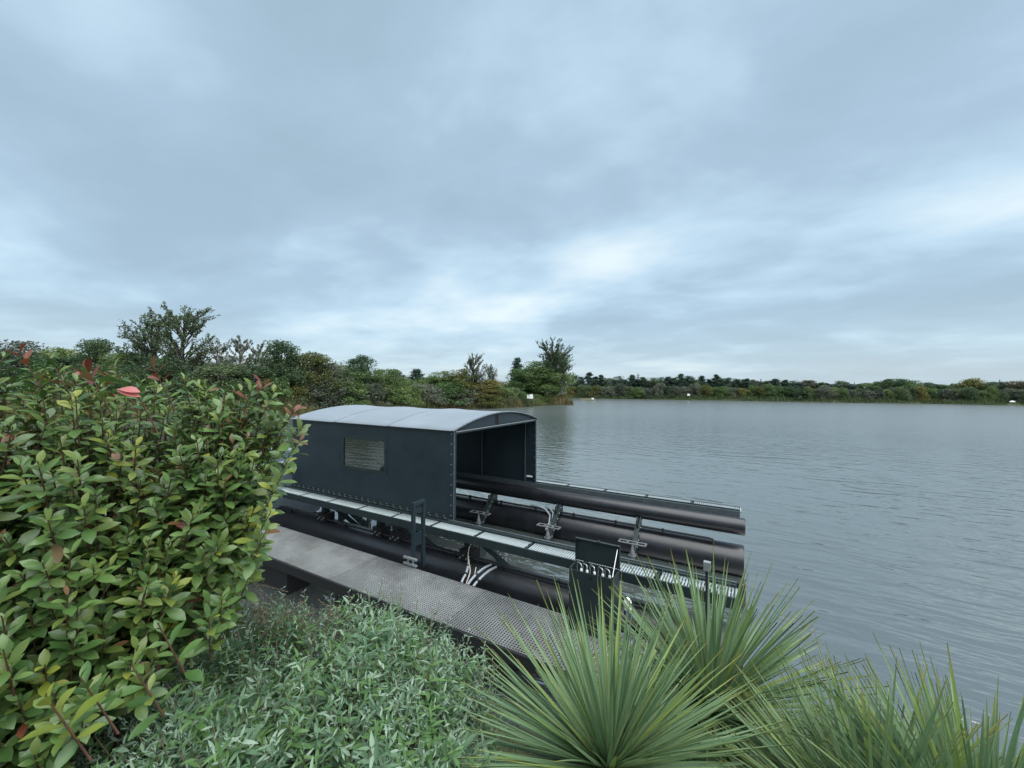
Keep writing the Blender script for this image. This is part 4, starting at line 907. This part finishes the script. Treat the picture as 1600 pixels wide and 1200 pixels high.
def photinia():
    nr = np.random.default_rng(31)
    blobs = [((-2.05, 2.05, 0.70), (1.02, 0.95, 0.78), 1500), ((-1.85, 1.60, 1.15), (0.86, 0.66, 0.70), 1400), ((-2.5, 1.75, 0.62), (0.8, 0.8, 0.80), 850), ((-1.45, 2.05, 0.62), (0.50, 0.5, 0.60), 560)]
    root_ld = np.array([-1.9, 1.85]); rw = c2w([(root_ld[0], root_ld[1], 0)])[0]; rz = gz(rw)
    o = empty('photinia_shrub', (rw[0], rw[1], rz)); tag(o, 'large glossy green shrub with red shoot tips filling the left foreground', 'shrub')
    org = np.array([rw[0], rw[1], rz])
    tips = []; dirs = []
    for c, r, n in blobs:
        u = unit(nr.normal(size=(n, 3))); rr = nr.uniform(0.10, 1.0, (n, 1))**0.45
        u2 = u*rr; p = np.array(c)+u2*np.array(r); tips.append(p); dd = u*np.array([1, 1, 1])*0.8; dd[:, 2] -= 0.85+0.3*nr.uniform(size=n); dirs.append(dd)
    P = np.concatenate(tips); Dd = np.concatenate(dirs)
    Pw = c2w(P); Dw = np.column_stack([_rt[0]*Dd[:, 0]+_fw[0]*Dd[:, 1], _rt[1]*Dd[:, 0]+_fw[1]*Dd[:, 1], -Dd[:, 2]]); Dw = unit(Dw)
    px, py, dp = to_px(Pw)
    # outline of the shrub: keep tips inside its shape and away from the eye
    lim = np.interp(py, [560, 600, 650, 700, 780, 850, 920, 1000, 1060, 1120, 1200], [300, 420, 462, 450, 420, 412, 380, 318, 250, 150, 85])
    topl = np.interp(px, [-400, 0, 120, 200, 300, 380, 430, 470], [540, 546, 570, 584, 590, 606, 612, 636])
    keep = (dp > 0.85) & (px < lim-8) & (py > topl) & (Pw[:, 2] > rz+0.05)
    # a handful of leading shoots reach the outline itself
    lead = np.array([(30, 552, 1.75), (75, 560, 1.8), (135, 578, 1.6), (175, 572, 1.5), (240, 578, 1.75), (205, 600, 1.45), (285, 590, 1.9), (318, 598, 2.0), (395, 604, 2.0), (412, 600, 2.05), (430, 612, 2.0), (352, 612, 1.9),
                     (462, 640, 2.05), (474, 668, 1.95), (470, 690, 1.9), (452, 720, 1.85), (448, 735, 1.8), (430, 770, 1.75), (425, 800, 1.6), (418, 830, 1.55), (410, 850, 1.55), (400, 880, 1.6), (372, 910, 1.6), (440, 655, 2.1), (350, 935, 1.5), (330, 965, 1.45), (250, 975, 1.25), (210, 1040, 1.15), (80, 1095, 0.95), (130, 1060, 1.05)])
    lw = np.array([tuple(bear(a, d_, 0)) for a, b_, d_ in lead]); lw[:, 2] = CAM_H-(lead[:, 1]-602)/FPX*lead[:, 2]
    ld = np.tile(np.array([0, 0, 1.0]), (len(lead), 1)) + _rt*np.clip((lead[:, 0:1]-300)/200, -0.3, 0.9) - _fw*0.25
    Pw = np.concatenate([Pw[keep], lw]); Dw = np.concatenate([Dw[keep], unit(ld)])
    nlead = len(lead); isl = np.zeros(len(Pw), bool); isl[-nlead:] = True
    px, py, dp = to_px(Pw)
    # leaves: spiral around the last part of each shoot
    D_, T_, N_, S_, C_ = [], [], [], [], []
    for i in range(len(Pw)):
        d = Dw[i]; a0 = nr.uniform(0, 6.28); n = int(nr.integers(9, 15)); ln = nr.uniform(0.10, 0.19)
        x = unit(np.cross(d, [0.3, 0.2, 0.9])); y = np.cross(d, x)
        top = py[i] < np.interp(px[i], [0, 120, 300, 470], [575, 600, 612, 650])
        red = top and nr.uniform() < 0.07; yel = nr.uniform() < 0.035; bron = nr.uniform() < 0.04
        if isl[i] and i-len(Pw)+nlead in (0, 2, 4, 9): red = True
        if isl[i] and i-len(Pw)+nlead == 28: yel = True
        for k in range(n):
            s = (k+0.5)/n; a = a0+k*2.4; out = x*math.cos(a)+y*math.sin(a)
            op = 1.25-0.75*s                                   # older leaves open wider
            ld_ = out*math.sin(op)+d*math.cos(op); ld_ = ld_+np.array([0, 0, -0.28*(1-s)])
            D_.append(ld_); N_.append(d*math.sin(op)-out*math.cos(op)+nr.normal(size=3)*0.22); T_.append(Pw[i]-d*ln*(1-s)*1.1); S_.append(nr.uniform(0.050, 0.094)*(1.0-0.45*s*s if not red else 0.85))
            u = nr.uniform()
            if red and s > 0.5: c = 3 if u < 0.65 else 4
            elif yel: c = 2 if u < 0.7 else 1
            elif bron and s > 0.75: c = 4
            else: c = 0 if u < 0.74 else (1 if u < 0.97 else (2 if u < 0.984 else (4 if u < 0.997 else 3)))
            C_.append(c)
    # the pink pair of young leaves near the top
    pk = np.array(tuple(bear(183, 1.25, 0))); pk[2] = CAM_H-(612-600)/FPX*1.25
    for dz in (0.10, -0.03): D_.append(_rt*1.0+np.array([0, 0, dz])); N_.append(np.array([0, 0, 1.0])-_fw*0.8); T_.append(pk+np.array([0, 0, dz*0.05])); S_.append(0.060); C_.append(5)
    D_ = unit(np.array(D_)); T_ = np.array(T_); N_ = unit(np.array(N_)); S_ = np.array(S_); C_ = np.array(C_)
    pxl, pyl, dl = to_px(T_+D_*S_[:, None]*0.5)
    ok = (dl > 0.72); D_, T_, N_, S_, C_, pxl, pyl, dl = [q[ok] for q in (D_, T_, N_, S_, C_, pxl, pyl, dl)]
    R = frames(D_, N_)*S_[:, None, None]; tsel = nr.integers(0, 3, len(T_))
    # the 300 that show largest become leaves of their own
    score = S_/dl*((pxl > -5) & (pxl < 500) & (pyl > 540) & (pyl < 1205))*np.clip(1.3-np.abs(dl-1.0)*0.3, 0.4, 1.3)
    order = np.argsort(-score); big = set(order[:300].tolist()); big |= set(np.where(C_ == 5)[0].tolist())
    shared = {}
    for i in sorted(big)[:302]:
        key = (int(tsel[i]), int(C_[i]))
        if key not in shared: shared[key] = fast_mesh('leaf', ph_t[key[0]][0], ph_t[key[0]][1], m_ph[key[1]], smooth=True)
        q = link('leaf', shared[key], o); mm = Matrix.Identity(4)
        for a in range(3):
            for b_ in range(3): mm[a][b_] = R[i][a][b_]
            mm[a][3] = T_[i][a]-org[a]
        q.matrix_local = mm
    rest = np.array([i not in big for i in range(len(T_))])
    VV, FF, MI, base = [], [], [], 0
    for t in range(3):
        m_ = rest & (tsel == t); V, F = stamp(ph_t[t][0], ph_t[t][1], R[m_], T_[m_]-org); VV.append(V); FF.append(F+base); base += len(V); MI.append(np.repeat(C_[m_], len(ph_t[t][1])))
    fo = link('foliage', fast_mesh('foliage', np.concatenate(VV), np.concatenate(FF), m_ph, np.concatenate(MI), True), o); tag(fo, None, None, None, 'stuff')
    # stems: a few boughs from the ground, twigs to every shoot
    tb = MB(); hubs = []
    for k in range(9):
        a = nr.uniform(0, 6.28); r_ = nr.uniform(0.1, 0.4); tgt = np.array([rw[0]+r_*math.cos(a), rw[1]+r_*math.sin(a), CAM_H-nr.uniform(0.55, 1.1)]); s0 = org+np.array([0.08*math.cos(a), 0.08*math.sin(a), -0.05])
        pts = limb(tb, s0-org, tgt-org, 0.020, 0.009, nr, 6, 0.05); hubs += [np.array(p)+org for p in pts[2:]]
    hubs = np.array(hubs)
    tw = MB()
    for i in range(len(Pw)):
        dd = np.linalg.norm(hubs-(Pw[i]-Dw[i]*0.25), axis=1); h = hubs[np.argmin(dd)]
        mid = Pw[i]-Dw[i]*0.2
        if i % 9 or dp[i] < 1.6 or i >= len(Pw)-nlead: tw.tube([mid-org, Pw[i]-org], [0.003, 0.0018], 4, False); continue
        tw.tube([h-org, (h+mid)/2-org+nr.normal(size=3)*0.02, mid-org, Pw[i]-org], [0.006, 0.0045, 0.0035, 0.002], 5, False)
    tb.build('stem', m_twig, o); q = tw.build('twigs', m_twig, o); tag(q, None, None, None, 'stuff')
photinia()

# ------------------------------------------------------------------ silvery shrub, centre foreground
sg_t = [leaf_template(1.0, 0.27, 0.85, 0.18, 3), leaf_template(1.0, 0.22, 0.8, 0.35, 3)]
m_sg = [leaf_mat('silver_leaf', (0.062, 0.128, 0.066), (0.15, 0.245, 0.142), 0.6, 0.2, 10.0, 0.3, 0.01, 0.1),
        leaf_mat('silver_leaf_green', (0.062, 0.14, 0.042), (0.13, 0.235, 0.078), 0.55, 0.25, 10.0, 0.3, 0.01, 0.1),
        leaf_mat('silver_tip', (0.17, 0.26, 0.175), (0.29, 0.38, 0.285), 0.7, 0.2, 10.0, 0.3, 0.01, 0.1),
        leaf_mat('dry_flower', (0.16, 0.125, 0.085), (0.30, 0.25, 0.18), 0.8, 0.1, 10.0, 0.2, 0.01, 0.1)]
def silver_shrub():
    nr = np.random.default_rng(77)
    rw = c2w([(-0.95, 1.95, 0)])[0]; rz = gz(rw); org = np.array([rw[0], rw[1], rz]); o = empty('silver_shrub', tuple(org)); tag(o, 'low grey-green shrub with silvery leaf tips in the centre foreground', 'shrub')
    n = 3500; D = nr.uniform(1.15, 2.75, n); px = nr.uniform(60, 790, n); L = (px-800)/FPX*D
    drop = 1.30 + 0.10*np.sin(L*5+1)*np.sin(D*4) + 0.07*nr.normal(size=n)
    drop += np.clip((px-560)/230, 0, 1)**2*0.30 + np.clip(D-2.35, 0, 1)*0.45 + np.clip((260-px)/200, 0, 1)*0.10 + np.clip(1.5-D, 0, 1)*0.1
    Pw = c2w(np.column_stack([L, D, drop])); qx, qy, dd = to_px(Pw)
    lim = np.interp(qx, [60, 150, 240, 330, 360, 420, 500, 560, 620, 700, 760, 790], [1220, 1130, 1060, 985, 935, 935, 945, 930, 950, 985, 1030, 1060])
    keep = qy > lim+nr.uniform(-4, 18, n); Pw = Pw[keep]; qx = qx[keep]; qy = qy[keep]
    m = len(Pw); cen = org+np.array([0, 0, 0.2])
    dirs = unit(np.column_stack([nr.normal(size=m)*0.35, nr.normal(size=m)*0.35, np.ones(m)]) + 0.5*unit(Pw-cen)*np.array([1, 1, 0.3]))
    Dd, T, Nn, S, C = [], [], [], [], []
    for i in range(m):
        d = dirs[i]; x = unit(np.cross(d, [0.8, 0.3, 0.1])); y = np.cross(d, x); a0 = nr.uniform(0, 3.14); pairs = 6; ln = nr.uniform(0.13, 0.24); big = nr.uniform(0.65, 1.5); gsel = nr.uniform()
        for k in range(pairs):
            s = (k+0.6)/pairs
            for h in (0, PI):
                a = a0+k*1.57+h; out = x*math.cos(a)+y*math.sin(a); op = 1.25-0.55*s
                ld = out*math.sin(op)+d*math.cos(op)+np.array([0, 0, -0.15]); Dd.append(ld); Nn.append(d*math.sin(op)-out*math.cos(op)+nr.normal(size=3)*0.3); T.append(Pw[i]-d*ln*(1-s)); S.append(big*(0.062-0.034*s)*nr.uniform(0.75, 1.3))
                C.append(2 if (s > 0.75 and nr.uniform() < 0.35) else (1 if gsel < 0.45 else 0))
        if nr.uniform() < 0.5:
            for k in range(6): Dd.append(d+nr.normal(size=3)*0.6); Nn.append(nr.normal(size=3)); T.append(Pw[i]+d*0.01*k); S.append(nr.uniform(0.010, 0.022)); C.append(2)
    # dry flower spikes at the back left
    tb = MB(); k2 = 230
    sx = nr.uniform(330, 560, k2); sD = nr.uniform(2.2, 2.7, k2); sy = np.interp(sx, [330, 400, 470, 560], [925, 905, 935, 940])+nr.uniform(0, 75, k2)
    for i in range(k2):
        tip = np.array(tuple(bear(sx[i], sD[i], 0))); tip[2] = CAM_H-(sy[i]-602)/FPX*sD[i]; d = unit(np.array([0, 0, 0.8])+_rt*nr.uniform(-0.1, 0.9)-_fw*0.1+nr.normal(size=3)*0.25); ln = nr.uniform(0.12, 0.26)
        tb.tube([tip-d*ln*1.5-org, tip-org], [0.0018, 0.001], 4, False)
        for j in range(9):
            for h in range(2): T.append(tip-d*ln*j/9); Dd.append(nr.normal(size=3)+d*0.5); Nn.append(nr.normal(size=3)); S.append(nr.uniform(0.008, 0.017)); C.append(3)
    # upright silvery sprigs standing clear of the rim
    for qx_, qy_ in [(445, 920), (478, 925), (520, 930), (548, 925), (575, 918), (600, 905), (630, 915), (655, 935), (678, 950), (705, 968), (735, 985), (760, 1005), (772, 1030), (782, 1055), (690, 940), (612, 925), (770, 1070), (560, 940)]:
        D_ = 2.35; tip = np.array(tuple(bear(qx_, D_, 0))); tip[2] = CAM_H-(qy_-602)/FPX*D_; d = unit(np.array([0, 0, 1])+nr.normal(size=3)*0.2+_rt*0.15)
        tb.tube([tip-d*0.3-org, tip-org], [0.0022, 0.0015], 4, False); x = unit(np.cross(d, [0.8, 0.3, 0.1])); y = np.cross(d, x)
        for k in range(5):
            for h in (0, PI):
                a = k*1.57+h; out = x*math.cos(a)+y*math.sin(a); Dd.append(out*0.9+d*0.6); Nn.append(d); T.append(tip-d*0.035*k); S.append(0.022+0.008*k); C.append(2 if k < 2 else 0)
    T = np.array(T); Dd = unit(np.array(Dd)); Nn = unit(np.array(Nn)); S = np.array(S); C = np.array(C); R = frames(Dd, Nn)*S[:, None, None]; ts = nr.integers(0, 2, len(T))
    lx, ly, ldp = to_px(T); score = S/ldp*((lx > 100) & (lx < 790) & (ly < 1200)) + 0.2*S*(Nn[:, 2])
    big = np.zeros(len(T), bool); big[np.argsort(-score)[:300]] = True; shared = {}
    for i in np.where(big)[0]:
        key = (int(ts[i]), int(C[i]))
        if key not in shared: shared[key] = fast_mesh('leaf', sg_t[key[0]][0], sg_t[key[0]][1], m_sg[key[1]], smooth=True)
        q = link('leaf', shared[key], o); mm = Matrix.Identity(4)
        for a in range(3):
            for b_ in range(3): mm[a][b_] = R[i][a][b_]
            mm[a][3] = T[i][a]-org[a]
        q.matrix_local = mm
    VV, FF, MI, base = [], [], [], 0
    for t in range(2):
        m_ = (~big) & (ts == t); V, F = stamp(sg_t[t][0], sg_t[t][1], R[m_], T[m_]-org); VV.append(V); FF.append(F+base); base += len(V); MI.append(np.repeat(C[m_], len(sg_t[t][1])))
    q = link('foliage', fast_mesh('foliage', np.concatenate(VV), np.concatenate(FF), m_sg, np.concatenate(MI), True), o); tag(q, None, None, None, 'stuff')
    for i in range(0, m, 3): tb.tube([org*0+np.array([0, 0, 0])+(Pw[i]-org)*np.array([0.55, 0.55, 0.0])+np.array([0, 0, 0.0]), (Pw[i]-org)*np.array([0.85, 0.85, 0.6]), Pw[i]-org], [0.005, 0.0035, 0.002], 4, False)
    q = tb.build('stems', m_drytwig, o); tag(q, None, None, None, 'stuff')
silver_shrub()

# ------------------------------------------------------------------ spiky plants, right foreground
def blade_template(kink):
    V = []; F = []; n = 8
    for i in range(n+1):
        s = i/n; w_ = 0.5*(0.75+0.5*min(1, s*4) - 0.25*s)*(1-s**2.2)+0.02; z = kink*s*s
        V += [(-w_, s, z/1.0), (0, s, z), (w_, s, z)]
    for i in range(n):
        a = 3*i; F += [(a, a+1, a+4, a+3), (a+1, a+2, a+5, a+4)]
    V = np.array(V); V[0::3, 2] += 0.006; V[2::3, 2] += 0.006; return V, np.array(F)
def blade_mat(name, c1, c2, tipc, edge):
    m, nt, N, Lk, P = base_mat(name)
    tc = N.new('ShaderNodeTexCoord'); sep = N.new('ShaderNodeSeparateXYZ'); Lk.new(tc.outputs['Object'], sep.inputs[0]); oi = N.new('ShaderNodeObjectInfo')
    r0 = N.new('ShaderNodeMix'); r0.data_type = 'RGBA'; Lk.new(oi.outputs['Random'], r0.inputs['Factor']); r0.inputs['A'].default_value = tuple(c1)+(1,); r0.inputs['B'].default_value = tuple(c2)+(1,)
    rp = N.new('ShaderNodeMapRange'); Lk.new(sep.outputs[1], rp.inputs[0]); rp.inputs['From Min'].default_value = 0.80; rp.inputs['From Max'].default_value = 1.0
    mx = N.new('ShaderNodeMix'); mx.data_type = 'RGBA'; Lk.new(rp.outputs[0], mx.inputs['Factor']); Lk.new(r0.outputs['Result'], mx.inputs['A']); mx.inputs['B'].default_value = tuple(tipc)+(1,)
    ab = N.new('ShaderNodeMath'); ab.operation = 'ABSOLUTE'; Lk.new(sep.outputs[0], ab.inputs[0])
    er = N.new('ShaderNodeMapRange'); Lk.new(ab.outputs[0], er.inputs[0]); er.inputs['From Min'].default_value = 0.30; er.inputs['From Max'].default_value = 0.50; er.inputs['To Max'].default_value = 0.7
    m2 = N.new('ShaderNodeMix'); m2.data_type = 'RGBA'; Lk.new(er.outputs[0], m2.inputs['Factor']); Lk.new(mx.outputs['Result'], m2.inputs['A']); m2.inputs['B'].default_value = tuple(edge)+(1,)
    Lk.new(m2.outputs['Result'], P.inputs['Base Color']); P.inputs['Roughness'].default_value = 0.5; P.inputs['Specular IOR Level'].default_value = 0.35
    tr = N.new('ShaderNodeBsdfTranslucent'); Lk.new(m2.outputs['Result'], tr.inputs[0]); ms = N.new('ShaderNodeMixShader'); ms.inputs[0].default_value = 0.18
    Lk.new(P.outputs[0], ms.inputs[1]); Lk.new(tr.outputs[0], ms.inputs[2]); Lk.new(ms.outputs[0], N['Material Output'].inputs[0]); return m
m_bl = blade_mat('blade_green', (0.100, 0.185, 0.095), (0.205, 0.305, 0.150), (0.28, 0.31, 0.11), (0.27, 0.36, 0.19))
m_bl2 = blade_mat('blade_yellow', (0.155, 0.235, 0.060), (0.230, 0.310, 0.085), (0.34, 0.31, 0.10), (0.34, 0.39, 0.13))
m_bld = blade_mat('blade_dry', (0.40, 0.33, 0.10), (0.48, 0.40, 0.14), (0.36, 0.24, 0.10), (0.40, 0.34, 0.14))
bmesh_ = [fast_mesh('blade', *blade_template(k), mm, smooth=True) for mm in (m_bl, m_bl2, m_bld) for k in (-0.02, -0.10, 0.03)]
m_blx = leaf_mat('blade_rest', (0.115, 0.195, 0.090), (0.220, 0.310, 0.135), 0.5, 0.18, 6.0, 0.35, 0.01, 0.1)
def spiky(px, py, D, n, length, width, seed, label, el_min=-0.35, dry=None, extra=240):
    nr = np.random.default_rng(seed); c = np.array(tuple(bear(px, D, 0))); c[2] = CAM_H-(py-horizon(px))/FPX*D; g = gz(c)
    o = empty('spiky_plant', (c[0], c[1], g)); tag(o, label, 'spiky plant', 'spiky plants on the bank'); off = c-np.array([c[0], c[1], g])
    zt = max(0.08, c[2]-g)
    MB().tube([(0, 0, -0.05), (0, 0, zt*0.6), (0, 0, zt), (0, 0, zt+0.03)], [0.07, 0.075, 0.06, 0.02], 14).build('trunk', m_drytwig, o)
    ga = 2.399963
    for i in range(n):
        s = (i+0.5)/n; el = math.asin(max(-1, min(1, math.sin(el_min)+(1-math.sin(el_min))*s*0.995))) + nr.normal()*0.10; az = i*ga+nr.normal()*0.15
        d = np.array([math.cos(az)*math.cos(el), math.sin(az)*math.cos(el), math.sin(el)]); nrm = np.array([-math.cos(az)*math.sin(el), -math.sin(az)*math.sin(el), math.cos(el)])+nr.normal(size=3)*0.25
        L = length*nr.uniform(0.78, 1.12)*(0.92+0.14*max(0, math.sin(el))); w_ = width*nr.uniform(0.75, 1.25)
        mi = 0 if nr.uniform() < 0.84 else 1
        if el < -0.1 and nr.uniform() < 0.18: mi = 2
        me = bmesh_[mi*3+int(nr.integers(0, 3))]; q = link('blade', me, o); R = frames(d[None], nrm[None])[0]*np.array([w_, L, L])[None]
        mm = Matrix.Identity(4); p0 = off + d*0.035
        for a in range(3):
            for b_ in range(3): mm[a][b_] = R[a][b_]
            mm[a][3] = p0[a]
        q.matrix_local = mm
    # thinner blades beyond the three hundred picked out singly
    s_ = nr.uniform(0, 1, extra); el = np.arcsin(np.clip(math.sin(el_min)+(1-math.sin(el_min))*s_, -1, 1)); az = nr.uniform(0, 2*PI, extra)
    d = np.stack([np.cos(az)*np.cos(el), np.sin(az)*np.cos(el), np.sin(el)], 1); nn = np.stack([-np.cos(az)*np.sin(el), -np.sin(az)*np.sin(el), np.cos(el)], 1)+nr.normal(size=(extra, 3))*0.3
    Ls = length*nr.uniform(0.6, 1.05, extra); S = np.stack([width*0.8*nr.uniform(0.7, 1.2, extra), Ls, Ls], 1)
    tv, tf = blade_template(-0.05); V, F = stamp(tv, tf, frames(d, nn)*S[:, None, :], off+d*0.03)
    tag(link('inner_blades', fast_mesh('inner_blades', V, F, m_blx, smooth=True), o), None, None, None, 'stuff')
spiky(955, 1205, 1.62, 299, 0.64, 0.0175, 1, 'spiky plant in front of the service box, leftmost of the group', -0.25)
spiky(1112, 1112, 2.20, 299, 0.74, 0.0195, 2, 'spiky plant in front of the light post, furthest back of the group', -0.25)
spiky(1375, 1345, 1.42, 299, 0.58, 0.0185, 3, 'spiky plant with thin blades against the water, third from left', 0.02)
spiky(1535, 1395, 1.32, 299, 0.60, 0.0205, 4, 'spiky plant in the bottom right corner, nearest the viewer', 0.25)
